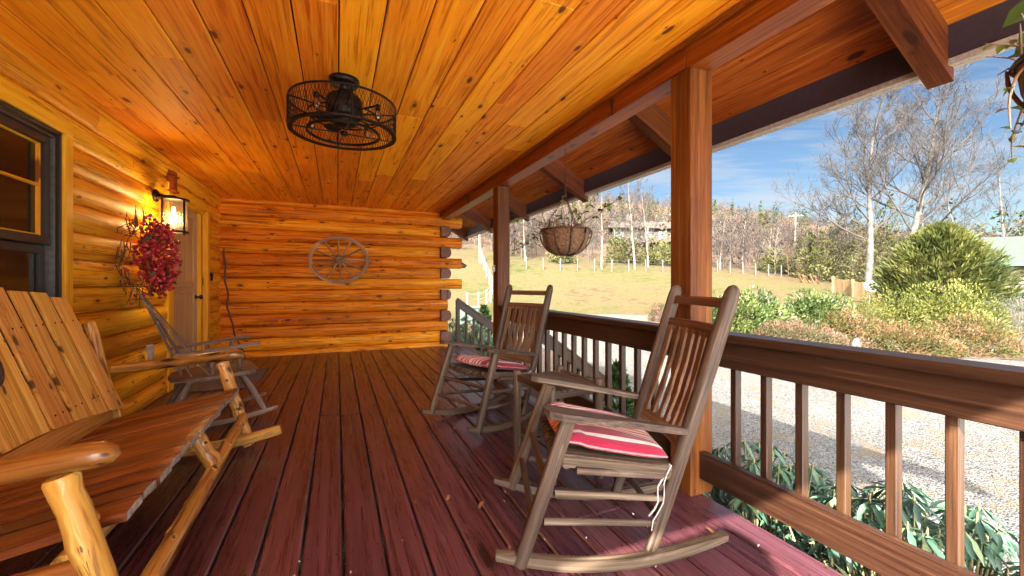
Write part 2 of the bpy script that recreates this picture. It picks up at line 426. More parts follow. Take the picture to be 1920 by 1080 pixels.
M['bark'] = plain('pale_bark', (0.05375, 0.04678, 0.03952), .85, nz=.4, scale=2.5, bump=.5)
M['bark2'] = plain('brown_bark', (0.096, 0.072, 0.0544), .9, nz=.4, scale=3)
M['greenbox'] = plain('pale_green_paint', (0.048, 0.072, 0.051), .5)
M['mulch'] = plain('bark_mulch', (0.0825, 0.051, 0.03375), .95, nz=.5, scale=14, bump=1.)
M['cord'] = plain('grey_cord', (.5, .47, .45), .8)
M['stone'] = plain('fieldstone', (.3, .27, .24), .85, nz=.4, scale=9, bump=.8)
SKY, SUN, EXPO, CLOUD, SUN_FILL = 0.055, 2.6, 4.0, 0.98, 38.0
# ================================================================== PORCH
CZ = 2.33            # ceiling
WX = -1.55           # face of the long log wall
EY = 7.10            # face of the end log wall
YB = -1.32           # porch end behind the camera
CR = .183            # log course
def log_profile(r=.135, half=CR / 2, n=9, flip=1):
    """front arc + flat back, in (out, z)"""
    a0 = math.asin(min(.999, (half - .0022) / r))
    pr = []
    for i in range(n):
        a = -a0 + 2 * a0 * i / (n - 1)
        pr.append((flip * (r * math.cos(a) - r), r * math.sin(a)))
    pr += [(-flip * .12, half - .0022), (-flip * .12, -half + .0035)]
    return pr
def round_profile(r=.122, half=CR / 2, n=9):
    a0 = math.asin((half - .003) / r); pr = []
    for i in range(n):
        a = -a0 + 2 * a0 * i / (n - 1); pr.append((r * math.cos(a), r * math.sin(a)))
    for i in range(n):
        a = math.pi - a0 + 2 * a0 * i / (n - 1); pr.append((r * math.cos(a), r * math.sin(a)))
    return pr

# ---- deck
mb = MB()
x = .025 - .156 * 11; k = 0
while x < 1.98:
    x0, x1 = x + .0045, x + .1515
    if x1 > 1.81:
        mb.box(x0, min(x1, 1.985), 4.44, 6.88, -.036, 0, 'y', .004)
    elif x1 > -1.6:
        cut = [YB, rng.uniform(-.4, .6), rng.uniform(3.2, 5.4), EY + .02] if rng.random() < .55 else [YB, EY + .02]
        if .9 < x < 1.2: cut = [YB, 1.62, EY + .02]
        for a, b in zip(cut[:-1], cut[1:]):
            mb.box(max(x0, -1.62), min(x1, 1.985), a + .002, b - .002, -.036, 0, 'y', .007)
    x += .156; k += 1
for yy in np.arange(-1.1, 7.0, .41):
    x = .025 - .156 * 9
    while x < 1.75:
        for q in (.03, .126):
            mb.lathe([(.0045, 0), (.004, .0012), (.0005, .0014)], (x + q + rng.uniform(-.004, .004), yy + .02 + rng.uniform(-.006, .006), 0), (0, 0, 1), 6, mat=1)
        x += .156
deck = mb.build('deck', [M['deck'], M['black']]); tag(deck, 'maroon painted plank deck running the length of the porch', 'deck', kind='structure')
mb = MB()
for yy in np.arange(-1.5, 7.1, .41):
    mb.box(-1.5, 1.75, yy, yy + .04, -.24, -.04, 'x')
mb.box(1.755, 1.785, YB, EY, -.30, -.04, 'y'); mb.box(1.79, 1.97, 4.46, 6.86, -.16, -.04, 'y'); mb.box(-1.6, 1.75, YB - .04, YB, -.30, -.04, 'x')
for yy in (-1.3, 1.6, 4.3, 6.9): mb.box(1.60, 1.75, yy + .05, yy + .20, -1.0, -.245, 'z')
o = mb.build('deck_frame', M['rail'], deck)

# ---- long log wall with window and door
WIN = (2.28, 3.486); WINZ = (.62, 2.09)     # outer edges of the trim
DOOR = (5.10, 6.536); DOORZ = 2.105
wall = thing('log_wall', 'long honey coloured log wall with the window and the door', 'wall', (WX, 2.5, 0))
mb = MB(); prof = log_profile()
zc = CZ - CR / 2 + .012; row = 0
while zc > -.12:
    lo, hi = zc - CR / 2, zc + CR / 2
    spans = [(YB, EY + .1)]
    cutw = lo < WINZ[1] - .03 and hi > WINZ[0] + .03
    cutd = lo < DOORZ - .03
    if cutd and cutw: spans = [(YB, WIN[0] + .02), (WIN[1] - .02, DOOR[0] + .04), (DOOR[1] - .03, EY + .1)]
    elif cutd: spans = [(YB, DOOR[0] + .04), (DOOR[1] - .03, EY + .1)]
    elif cutw: spans = [(YB, WIN[0] + .02), (WIN[1] - .02, EY + .1)]
    out = []
    for a, b in spans:
        if row == 0: out += [(a, 3.78), (3.783, b)]
        elif row == 1: out += [(a, 1.2), (1.203, 4.35), (4.353, b)]
        else: out.append((a, b))
    for a, b in out:
        off = (.016 if row == 0 and b < 4 else 0) + rng.uniform(-.004, .004)
        amp = rng.uniform(-.004, .004)
        mb.extr(prof, (WX + off, a, zc), (0, 1, 0), (1, 0, 0), (0, 0, 1), b - a, smooth=True, ns=10, bend=lambda t, amp=amp: Vector((amp * math.sin(t * 9), 0, 0)))
    zc -= CR; row += 1
mb.build('logs', M['log'], wall)
mb = MB()
mb.box(WX - .045, WX + .012, YB, EY - .02, CZ - .032, CZ - .004, 'y', .004)
mb.build('ceiling_trim', M['trim'], wall)
# window
win = MB(); y0, y1 = WIN; z0, z1 = WINZ; tw = .082; td = (WX - .08, WX + .012)
win.box(*td, y0, y1, z1 - tw, z1, 'y'); win.box(*td, y0, y1, z0, z0 + tw, 'y')
win.box(*td, y0, y0 + tw, z0 + tw + .001, z1 - tw - .001, 'z'); win.box(*td, y1 - tw, y1, z0 + tw + .001, z1 - tw - .001, 'z')
wt = win.build('window', M['trim'], wall)
a0, a1, b0, b1 = y0 + tw, y1 - tw, z0 + tw, z1 - tw
fr = MB()
def ringframe(mb, xa, xb, ya, yb, za, zb, w, mat=0):
    mb.box(xa, xb, ya, yb, zb - w, zb, 'y', .003, mat); mb.box(xa, xb, ya, yb, za, za + w, 'y', .003, mat)
    mb.box(xa, xb, ya, ya + w, za + w, zb - w, 'z', .003, mat); mb.box(xa, xb, yb - w, yb, za + w, zb - w, 'z', .003, mat)
ringframe(fr, WX - .10, WX - .004, a0, a1, b0, b1, .022)
ringframe(fr, WX - .10, WX - .020, a0 + .022, a1 - .022, b0 + .022, b1 - .022, .016)
fo = fr.build('frame', M['frame'], wt)
tr = MB(); ringframe(tr, WX - .10, WX - .016, a0 + .040, a1 - .040, b0 + .04, b1 - .04, .006); tr.build('track', M['alu'], wt)
zm = 1.335
sa = MB(); ringframe(sa, WX - .085, WX - .035, a0 + .047, a1 - .047, zm - .02, b1 - .047, .05)
ringframe(sa, WX - .10, WX - .06, a0 + .047, a1 - .047, b0 + .047, zm - .024, .05)
sa.box(WX - .085, WX - .028, a0 + .047, a1 - .047, zm - .02, zm + .022, 'y'); sa.build('sash', M['frame'], wt)
mu = MB(); ringframe(mu, WX - .082, WX - .052, a0 + .098, a1 - .098, zm + .032, b1 - .098, .008)
mu.box(WX - .082, WX - .055, a0 + .10, a1 - .10, 1.655, 1.672, 'y'); mu.box(WX - .082, WX - .055, (a0 + a1) / 2 - .008, (a0 + a1) / 2 + .008, zm + .04, b1 - .1, 'z')
mu.build('muntin', M['trim'], wt)
def paneMat():
    m, nt, bs = newmat('window_glass_screen'); t = NT(nt)
    tc = t.n('ShaderNodeTexCoord').outputs['Object']
    w = t.n('ShaderNodeTexChecker'); t.l(t.vmul(tc, (1, 340, 340)), w.inputs[0]); w.inputs['Scale'].default_value = 1
    n1, _ = t.noise(tc, 3.0, 4)
    c = t.ramp(n1, [(.3, (.006, .004, .003)), (.75, (.03, .018, .010))])
    t.l(t.mix(.35, c, w.outputs[0], 'MULTIPLY'), bs.inputs['Base Color'])
    bs.inputs['Roughness'].default_value = .10; bs.inputs['Specular IOR Level'].default_value = .6
    return m
gl = MB(); gl.box(WX - .10, WX - .072, a0 + .09, a1 - .09, b0 + .09, b1 - .09, 'y', .001); gl.build('pane', paneMat(), wt)
# door
dt = MB(); y0, y1 = DOOR; tw = .135; td = (WX - .05, WX + .010)
dt.box(*td, y0, y1, DOORZ - .085, DOORZ, 'y'); dt.box(*td, y0, y0 + .135, -.0, DOORZ - .087, 'z'); dt.box(*td, y1 - .10, y1, 0, DOORZ - .087, 'z')
dt.box(WX - .17, WX - .052, y0 + .115, y0 + .15, 0, DOORZ - .09, 'z'); dt.box(WX - .17, WX - .052, y1 - .15, y1 - .105, 0, DOORZ - .09, 'z')
dt.box(WX - .17, WX - .052, y0 + .151, y1 - .151, DOORZ - .12, DOORZ - .09, 'y')
do = dt.build('door', M['trim'], wall)
ds = MB(); ya, yb = y0 + .152, y1 - .152; xd = (WX - .135, WX - .09)
ds.box(*xd, ya, ya + .13, .01, 1.98, 'z'); ds.box(*xd, yb - .13, yb, .01, 1.98, 'z')
for za, zb in ((.01, .22), (.98, 1.12), (1.86, 1.98)): ds.box(*xd, ya + .131, yb - .131, za, zb, 'y')
ds.box(WX - .13, WX - .105, ya + .131, yb - .131, .2, 1.88, 'z')
ds.build('door_panel', M['door'], do)
ha = MB(); ha.lathe([(.0, 0), (.028, 0), (.028, .008), (.012, .012), (.012, .04), (.026, .046), (.03, .062), (.02, .076), (0, .078)], (WX - .09, yb - .065, .92), (1, 0, 0), 14); ha.build('knob', M['bronze'], do)
mb = MB(); mb.box(WX - .02, WX + .022, 4.64, 4.71, .405, .535, 'z', .006); mb.build('outlet_cover', M['indoor_white'], wall)
mb = MB(); mb.box(WX - .02, WX + .022, 6.585, 6.64, 1.125, 1.235, 'z', .008); mb.lathe([(.018, 0), (.018, .004), (0, .005)], (WX + .022, 6.61, 1.2), (1, 0, 0), 12); mb.build('doorbell', M['black'], wall)

# ---- end log wall
ew = thing('log_wall', 'amber log wall at the far end with the wagon wheel and stacked log ends', 'wall', (0, EY, 0))
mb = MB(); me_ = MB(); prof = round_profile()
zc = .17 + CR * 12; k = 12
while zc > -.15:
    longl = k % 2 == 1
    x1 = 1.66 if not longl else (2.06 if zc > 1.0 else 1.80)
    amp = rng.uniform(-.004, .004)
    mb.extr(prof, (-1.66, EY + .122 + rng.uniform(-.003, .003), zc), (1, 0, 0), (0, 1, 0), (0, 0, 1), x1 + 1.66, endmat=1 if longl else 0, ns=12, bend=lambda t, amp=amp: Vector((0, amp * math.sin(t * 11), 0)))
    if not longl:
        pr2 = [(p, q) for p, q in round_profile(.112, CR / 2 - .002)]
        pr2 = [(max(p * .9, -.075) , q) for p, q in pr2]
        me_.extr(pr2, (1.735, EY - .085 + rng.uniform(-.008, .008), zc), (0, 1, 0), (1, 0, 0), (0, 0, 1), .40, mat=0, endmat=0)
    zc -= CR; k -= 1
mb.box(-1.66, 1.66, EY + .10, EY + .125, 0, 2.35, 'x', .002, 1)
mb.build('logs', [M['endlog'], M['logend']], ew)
me_.build('log_ends', M['logend'], ew)
mb = MB(); mb.box(-1.53, 1.6, EY + .005, EY + .04, CZ - .045, CZ - .004, 'x', .004); mb.build('ceiling_trim', M['endlog'], ew)

# ---- added log stub, unseen behind the camera, shapes the sun patch
mb = MB(); zc = CZ - CR / 2
while zc > -.12:
    mb.extr(round_profile(), (-1.54, YB - .11, zc), (1, 0, 0), (0, 1, 0), (0, 0, 1), .82); zc -= CR
mb.build('added_stub_logs', M['log'], wall)

# ---- ceiling
mb = MB(); x = .0086 - .1985 * 9
while x < 1.66:
    x0, x1 = max(x + .0035, -1.60), min(x + .1985 - .0035, 1.652)
    if x1 - x0 > .02:
        cuts = [YB]; y = YB + rng.uniform(.5, 2.6)
        while y < EY - .4:
            cuts.append(y); y += rng.choice([1.8, 2.4, 3.0]) + rng.uniform(-.2, .2)
        cuts.append(EY + .06)
        for a, b in zip(cuts[:-1], cuts[1:]):
            mb.box(x0, x1, a + .001, b - .001, CZ, CZ + .018, 'y', .008)
    x += .1985
ce = mb.build('ceiling', M['ceil']); tag(ce, 'glossy orange pine plank ceiling of the porch', 'ceiling', kind='structure')
mb = MB(); mb.box(-1.7, 1.655, YB, EY + .1, CZ + .022, CZ + .06, 'y'); mb.build('backing', M['dark_leafy'], ce)

# ---- porch roof: beam, rafter tails, soffit, fascia, roof covering
pr = thing('porch_roof', 'porch roof overhang with a long beam, rafter tails, board soffit and dark fascia', 'roof', (2.0, 3, 2.2))
BZ = 2.19
mb = MB()
for a, b in ((YB, 1.60), (1.603, 4.33), (4.333, 6.98)):
    mb.box(1.655, 1.80, a, b, BZ, BZ + .22, 'y', .006)
mb.box(1.628, 1.652, YB, 6.98, CZ - .03, CZ - .004, 'y', .004)
mb.build('beam', M['beam'], pr)
SL = -.557                       # roof slope dz/dx
def rz(x): return 1.993 + (2.55 - x) * -SL   # underside of the rafters
YR0, YR1 = -1.62, 8.9
dx, dz = Vector((1, 0, SL)).normalized(), Vector((-SL, 0, 1)).normalized()
for yy in (-.58, .92, 2.38, 3.84, 5.34, 6.84, 8.34):
    mb = MB(); p0 = Vector((1.803, yy + .045, rz(1.803))); L = (2.55 - 1.803) / dx.x
    prf = [(0, 0), (.19, 0), (.19, .09), (0, .09)]
    # plumb-cut end: build as a skewed box
    vs = []; wc = []
    for (xx, t) in ((1.803, 0), (2.55, L)):
        for (yo, zo) in ((0, 0), (.09, 0), (.09, .215), (0, .215)):
            vs.append((xx, yy + yo, rz(xx) + zo)); wc.append((t, yo, zo))
    mb.add(vs, [(0, 1, 5, 4), (1, 2, 6, 5), (2, 3, 7, 6), (3, 0, 4, 7), (4, 5, 6, 7), (0, 3, 2, 1)], wc)
    mb.build('rafter_tail', M['post'], pr)
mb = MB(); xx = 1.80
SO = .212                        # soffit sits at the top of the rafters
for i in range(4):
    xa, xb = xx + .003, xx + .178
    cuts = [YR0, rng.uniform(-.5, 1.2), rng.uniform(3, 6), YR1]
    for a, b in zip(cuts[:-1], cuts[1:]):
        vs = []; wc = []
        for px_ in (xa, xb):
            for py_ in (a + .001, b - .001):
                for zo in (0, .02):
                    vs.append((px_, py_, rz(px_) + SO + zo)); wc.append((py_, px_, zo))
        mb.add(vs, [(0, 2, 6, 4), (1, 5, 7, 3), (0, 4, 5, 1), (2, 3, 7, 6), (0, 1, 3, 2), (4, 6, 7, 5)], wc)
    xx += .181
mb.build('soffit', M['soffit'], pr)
mb = MB(); mb.box(2.50, 2.535, YR0, YR1, 2.085, 2.235, 'y', .003); mb.build('fascia', M['fascia'], pr)
mb = MB(); mb.box(2.536, 2.575, YR0, YR1, 2.055, 2.27, 'y', .003); mb.box(2.50, 2.535, YR0, YR1, 2.055, 2.083, 'y', .002); mb.build('drip_edge', M['drip'], pr)
mb = MB()
def slab(p, q, ya, yb, th):
    vs = [(p[0], ya, p[1]), (q[0], ya, q[1]), (q[0], yb, q[1]), (p[0], yb, p[1])]
    vs += [(a, b, c + th) for a, b, c in vs]
    mb.add(vs, [(3, 2, 1, 0), (4, 5, 6, 7), (0, 1, 5, 4), (1, 2, 6, 5), (2, 3, 7, 6), (3, 0, 4, 7)])
slab((2.60, rz(2.60) + .245), (-5, rz(-5) + .245), YR0, YR1, .05); slab((-5.004, rz(-5) + .245), (-12.6, rz(2.6) + .245), YR0, YR1, .05)
mb.build('roof_covering', plain('roof_shingle', (.06, .05, .045), .9), pr)
mb = MB(); mb.add([(-1.7, YB - .02, CZ + .02), (1.7, YB - .02, CZ + .02), (1.75, YB - .02, rz(1.75) + .2), (-1.7, YB - .02, rz(-1.7) + .2), (-1.7, YB + .02, CZ + .02), (1.7, YB + .02, CZ + .02), (1.75, YB + .02, rz(1.75) + .2), (-1.7, YB + .02, rz(-1.7) + .2)],
    [(0, 1, 2, 3), (7, 6, 5, 4), (0, 4, 5, 1), (1, 5, 6, 2), (2, 6, 7, 3), (3, 7, 4, 0)]); mb.build('gable_board', M['beam'], pr)
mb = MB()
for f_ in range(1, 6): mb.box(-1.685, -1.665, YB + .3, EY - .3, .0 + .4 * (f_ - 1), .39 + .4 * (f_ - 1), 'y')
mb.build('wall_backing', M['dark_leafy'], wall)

# ---- posts
def post(y, label):
    p = thing('porch_post', label, 'post', (1.724, y + .074, 0), 'porch posts')
    mb = MB(); mb.box(1.65, 1.798, y, y + .148, 0, BZ - .003, 'z', .007); mb.build('shaft', M['post'], p)
    mb = MB()
    for dx_ in (.03,): mb.lathe([(0, 0), (.006, .0), (.004, .004), (0, .005)], (1.65 + dx_, y - .001, .028), (0, -1, 0), 8)
    mb.build('bolt', M['alu'], p)
    return p
p1 = post(1.555, 'stained square porch post behind the nearer rocking chair')
p2 = post(4.283, 'stained square porch post behind the farther rocking chair')
mb = MB(); mb.tube([(1.645, 4.36, 1.225), (1.635, 4.36, 1.24), (1.63, 4.36, 1.26), (1.635, 4.36, 1.285), (1.646, 4.36, 1.295)], [.012, .018, .022, .018, .012], 8); mb.build('hook', M['indoor_white'], p2)

# ---- railings
def railing(ya, yb, ys, label):
    r = thing('porch_railing', label, 'railing', (1.73, (ya + yb) / 2, 0), 'porch railings')
    mb = MB(); mb.box(1.66, 1.80, ya, yb, .808, .846, 'y', .008); mb.build('cap_rail', M['rail'], r)
    mb = MB(); mb.box(1.70, 1.738, ya, yb, .681, .806, 'y', .004); mb.build('top_rail', M['rail'], r)
    mb = MB(); mb.box(1.70, 1.738, ya, yb, .088, .227, 'y', .004)
    mb.build('bottom_rail', M['rail'], r)
    for y in ys:
        mb = MB(); mb.box(1.739, 1.776, y, y + .033, .10, .80, 'z', .003); mb.build('baluster', M['rail'], r)
    return r
railing(YB, 1.553, [1.373 - .1515 * i for i in range(19)], 'dark brown railing from the near post out of the right of the picture')
railing(1.705, 4.281, [1.92 + .1525 * i for i in range(16)], 'dark brown railing between the two porch posts')

# ---- steps and stair railings
st = thing('porch_steps', 'brown wooden steps going down beside the far post', 'steps', (2.4, 5.6, -.85))
mb = MB()
for i in range(4):
    mb.box(1.99 + .29 * i, 2.27 + .29 * i, 4.45, 6.86, -.21 - .19 * i, -.17 - .19 * i, 'y')
mb.build('tread', M['deck'], st)
for yy in (4.40, 6.90):
    mb = MB()
    vs = [(1.96, yy, .13), (3.30, yy, -.80), (3.30, yy, -.87), (3.0, yy, -.87), (1.96, yy, -.15)]
    vs += [(a, b + .04, c) for a, b, c in vs]
    wc = [(a, c, b) for a, b, c in vs]
    mb.add(vs, [(0, 1, 2, 3, 4), (9, 8, 7, 6, 5), (0, 5, 6, 1), (1, 6, 7, 2), (2, 7, 8, 3), (3, 8, 9, 4), (4, 9, 5, 0)], wc)
    mb.build('stringer', M['rail'], st)
def stair_rail(y, label):
    s = thing('stair_railing', label, 'railing', (2.5, y, 0), 'stair railings')
    k = -.70; z0 = .80; xa = 1.92 if y > 6 else 1.80
    def zz(x): return z0 - .7 * (x - 1.945) + (0 if y > 6 else -.07)
    mb = MB(); mb.bar((xa, y, zz(xa) + .012), (3.25, y, zz(3.25) + .012), .10, .03); mb.build('cap_rail', M['rail'], s)
    mb = MB(); mb.bar((xa, y - .02, zz(xa) - .07), (3.25, y - .02, zz(3.25) - .07), .036, .11); mb.build('top_rail', M['rail'], s)
    if y > 6:
        mb = MB(); mb.box(1.89, 1.955, y - .05, y + .01, -.25, zz(1.93), 'z'); mb.build('newel', M['rail'], s)
    mb = MB(); mb.box(3.2, 3.29, y - .045, y + .045, -.87, zz(3.25) + .02, 'z'); mb.build('newel', M['rail'], s)
    x = 2.07
    while x < 3.15:
        mb = MB(); mb.box(x, x + .034, y + .0, y + .035, .04 - .69 * (x - 1.96), zz(x) - .02, 'z'); mb.build('baluster', M['rail'], s); x += .14
stair_rail(6.93, 'sloping brown stair handrail against the far log ends')
stair_rail(4.40, 'sloping brown stair handrail starting beside the far porch post')

# ================================================================== WALL DECORATION
# wagon wheel
wl = thing('wagon_wheel', 'weathered wooden wagon wheel with twelve spokes hung on the end log wall', 'wagon wheel', (.032, EY, 1.468))
WC = Vector((.032, EY - .035, 1.468)); RX, RZ = .448, .377
def el(a, r=1.0, y=0): return WC + Vector((RX * r * math.cos(a), y, RZ * r * math.sin(a)))
for k in range(6):
    a0, a1 = math.pi / 3 * k + .25, math.pi / 3 * (k + 1) + .25 - .012
    mb = MB(); vs = []; wc = []; fs = []; N = 14
    for i in range(N + 1):
        a = a0 + (a1 - a0) * i / N
        for (r, y) in ((1.0, -.02), (1.0, .02), (.87, .02), (.87, -.02)):
            vs.append(el(a, r, y)); wc.append((a * .4, r * .4, y))
    for i in range(N):
        for j in range(4):
            j2 = (j + 1) % 4; fs.append((i * 4 + j, i * 4 + j2, (i + 1) * 4 + j2, (i + 1) * 4 + j))
    fs += [(3, 2, 1, 0), (N * 4, N * 4 + 1, N * 4 + 2, N * 4 + 3)]
    mb.add(vs, fs, wc); mb.build('felloe', M['wheel'], wl)
for k in range(12):
    a = 2 * math.pi * k / 12 + .05
    mb = MB(); mb.rod(el(a, .16), el(a, .90), .016, .014, 8); mb.build('spoke', M['wheel'], wl)
mb = MB(); mb.lathe([(0, -.02), (.078, -.02), (.082, 0), (.078, .03), (.05, .042), (.016, .045), (.014, .03), (0, .03)], WC, (0, -1, 0), 20, sx=1.0, sy=.86); hub = mb.build('hub', M['wheel'], wl)
mb = MB()
for k in range(4):
    a = k * math.pi / 2 + .6; mb.lathe([(0, .0), (.008, 0), (.006, .004), (0, .005)], WC + Vector((.055 * math.cos(a), -.037, .047 * math.sin(a))), (0, -1, 0), 8)
mb.build('bolt', M['black'], hub)

# walking stick in the corner
mb = MB(); pts = [(-1.495, 7.045, 1.60), (-1.50, 7.035, 1.5), (-1.475, 7.04, 1.33), (-1.485, 7.03, 1.15), (-1.44, 7.03, .95), (-1.45, 7.02, .75), (-1.38, 7.01, .5), (-1.36, 7.0, .36), (-1.25, 6.98, .12), (-1.215, 6.97, .005)]
mb.tube(pts, [.008, .014, .012, .013, .012, .012, .011, .010, .009, .008], 8, wob=.2)
s_ = mb.build('walking_stick', M['stick']); tag(s_, 'crooked dark walking stick leaning in the corner of the log walls', 'walking stick')

# wall lantern (lit)
ln = thing('wall_lantern', 'lit black wall lantern with ribbed glass beside the door', 'lantern', (WX, 4.78, 1.86))
LC = Vector((WX + .165, 4.70, 0)); LR = .105
mb = MB(); mb.lathe([(0, 0), (.062, 0), (.062, .012), (.05, .022), (0, .024)], (WX + .004, 4.78, 1.90), (1, 0, 0), 24, sx=1.0, sy=.95)
mb.tube([(WX + .02, 4.78, 1.90), (WX + .05, 4.775, 1.90), (WX + .10, 4.74, 1.895), (LC.x, LC.y, 1.885)], [.02, .016, .013, .013], 10)
mb.lathe([(0, .035), (.04, .033), (.05, .02), (LR + .012, .012), (LR + .014, 0), (LR + .002, -.006), (0, -.006)], (LC.x, LC.y, 1.855), (0, 0, 1), 28)
mb.build('bracket', M['black'], ln)
mb = MB()
for k in range(4):
    a = math.pi / 4 + k * math.pi / 2 + .25; c, s = math.cos(a), math.sin(a)
    mb.obox(LC + Vector((c * (LR + .004), s * (LR + .004), 1.70)), V(0, 0, 1), V(-s, c, 0), V(c, s, 0), .155, .010, .004)
for z in (1.555,):
    mb.lathe([(LR - .012, z), (LR + .010, z), (LR + .010, z + .014), (LR - .012, z + .014), (LR - .012, z)], (LC.x, LC.y, 0), (0, 0, 1), 28)
mb.build('cage', M['black'], ln)
def ribglass():
    m = bpy.data.materials.new('ribbed_glass'); m.use_nodes = True; nt = m.node_tree; nt.nodes.clear(); t = NT(nt)
    tr = t.n('ShaderNodeBsdfTransparent'); tr.inputs[0].default_value = (.97, .9, .78, 1)
    gl = t.n('ShaderNodeBsdfGlossy'); gl.inputs[1].default_value = .12
    tc = t.n('ShaderNodeTexCoord').outputs['Object']
    n1, _ = t.noise(t.vmul(tc, (60, 60, 8)), 1.0, 2)
    bp = t.n('ShaderNodeBump'); bp.inputs['Strength'].default_value = .8; bp.inputs['Distance'].default_value = .01; t.l(n1, bp.inputs['Height']); t.l(bp.outputs[0], gl.inputs['Normal'])
    tl = t.n('ShaderNodeBsdfTranslucent'); tl.inputs[0].default_value = (.95, .8, .55, 1)
    m2 = t.n('ShaderNodeMixShader'); m2.inputs[0].default_value = .15; t.l(gl.outputs[0], m2.inputs[1]); t.l(tl.outputs[0], m2.inputs[2])
    mx = t.n('ShaderNodeMixShader'); t.l(t.math('MULTIPLY_ADD', n1, .22, .0), mx.inputs[0]); t.l(tr.outputs[0], mx.inputs[1]); t.l(m2.outputs[0], mx.inputs[2])
    o = t.n('ShaderNodeOutputMaterial'); t.l(mx.outputs[0], o.inputs[0]); return m
mb = MB(); mb.lathe([(LR - .004, 1.57), (LR - .004, 1.848)], (LC.x, LC.y, 0), (0, 0, 1), 32); mb.build('glass_shade', ribglass(), ln)
mb = MB(); mb.lathe([(.0, 1.63), (.020, 1.64), (.030, 1.67), (.026, 1.71), (.014, 1.75), (.012, 1.79), (0, 1.79)], (LC.x, LC.y, 0), (0, 0, 1), 14)
mb.build('bulb', emis('lantern_glow', (1.0, .58, .18), 1.3), ln)
pl = bpy.data.lights.new('lantern_light', 'POINT'); pl.energy = 1.5; pl.color = (1.0, .66, .28); pl.shadow_soft_size = .09
po = bpy.data.objects.new('lantern_light', pl); COL.objects.link(po); po.location = (LC.x, LC.y, 1.70)

# little wooden bracket above the lantern
mb = MB(); mb.box(WX - .01, WX + .045, 5.115, 5.215, 2.02, 2.22, 'z', .006); mb.box(WX - .01, WX + .06, 5.10, 5.23, 2.005, 2.03, 'y', .004); mb.box(WX - .01, WX + .06, 5.10, 5.23, 2.16, 2.175, 'y', .004)
o = mb.build('door_chime', M['beam']); tag(o, 'small brown wooden box fixed high on the log wall above the lantern', 'chime')

# berry wreath
wr = thing('wreath', 'twig wreath covered in red berries hanging on the log wall under the lantern', 'wreath', (WX, 4.27, 1.29))
WCn = Vector((WX + .085, 4.24, 1.30)); ry_, rz_ = .225, .235
mb = MB()
for k in range(70):
    a = rng.uniform(0, 2 * math.pi); ln_ = rng.uniform(.35, .9); r = rng.gauss(1, .14); pts = []
    dep = rng.uniform(-.06, .05)
    for i in range(5):
        aa = a + ln_ * i / 4; rr = r * (1 + .22 * (i / 4) ** 2 * rng.uniform(.2, 1.2))
        pts.append(WCn + Vector((dep + .02 * i * rng.uniform(-.3, .6), ry_ * rr * math.cos(aa) - .02 * (i / 4), rz_ * rr * math.sin(aa))))
    mb.tube(pts, [.004, .004, .0035, .003, .0018], 4, cap=False)
for k in range(45):
    a = rng.uniform(0, 2 * math.pi); b = WCn + Vector((rng.uniform(-.04, .03), ry_ * 1.1 * math.cos(a), rz_ * 1.1 * math.sin(a)))
    d = Vector((rng.uniform(-.1, .25), math.cos(a) - .35, math.sin(a))).normalized(); L = rng.uniform(.08, .18)
    mb.tube([b, b + d * L * .5 + Vector((0, 0, .01)), b + d * L + Vector((rng.uniform(-.02, .02), 0, rng.uniform(-.02, .02)))], [.0035, .003, .0015], 4, cap=False)
mb.build('twigs', wood('wreath_twig', (.08, .045, .022), (.17, .10, .05), (.28, .18, .095), knot=0, rough=.8), wr)
mbb = MB(); mbl = MB(); mbs = MB()
for k in range(900):
    a = rng.uniform(0, 2 * math.pi); r = rng.gauss(.86, .26)
    dd = .045 + .085 * math.cos((r - 1) * 3) + rng.uniform(-.07, .06)
    c = WCn + Vector((dd, ry_ * r * math.cos(a) + .03, rz_ * r * math.sin(a)))
    mbb.sphere(c, rng.uniform(.010, .016), 7, 5)
    if k % 5 == 0: mbs.tube([WCn + Vector((0, ry_ * math.cos(a), rz_ * math.sin(a))), c], [.003, .0015], 4, cap=False)
for k in range(44):
    a = rng.uniform(0, 2 * math.pi); r = rng.gauss(1, .2); c = WCn + Vector((rng.uniform(.06, .15), ry_ * r * math.cos(a), rz_ * r * math.sin(a)))
    mbl.leaf(c, (rng.uniform(-.1, .5), rng.uniform(-1, 1), rng.uniform(-1, .8)), (1, 0, .3), rng.uniform(.07, .11), rng.uniform(.035, .055))
def berrymat():
    m, nt, bs = newmat('red_berry'); t = NT(nt); rn = t.attr('rnd').outputs['Fac']
    t.l(t.ramp(rn, [(0, (.22, .008, .014)), (.5, (.50, .020, .030)), (1, (.75, .12, .12))]), bs.inputs['Base Color']); bs.inputs['Roughness'].default_value = .3; return m
mbb.build('berries', berrymat(), wr)
mbl.build('leaves', leafmat('wreath_leaf', [(0, (.05, .09, .035)), (.5, (.10, .16, .08)), (.7, (.16, .07, .02)), (1, (.30, .12, .03))], .5), wr)

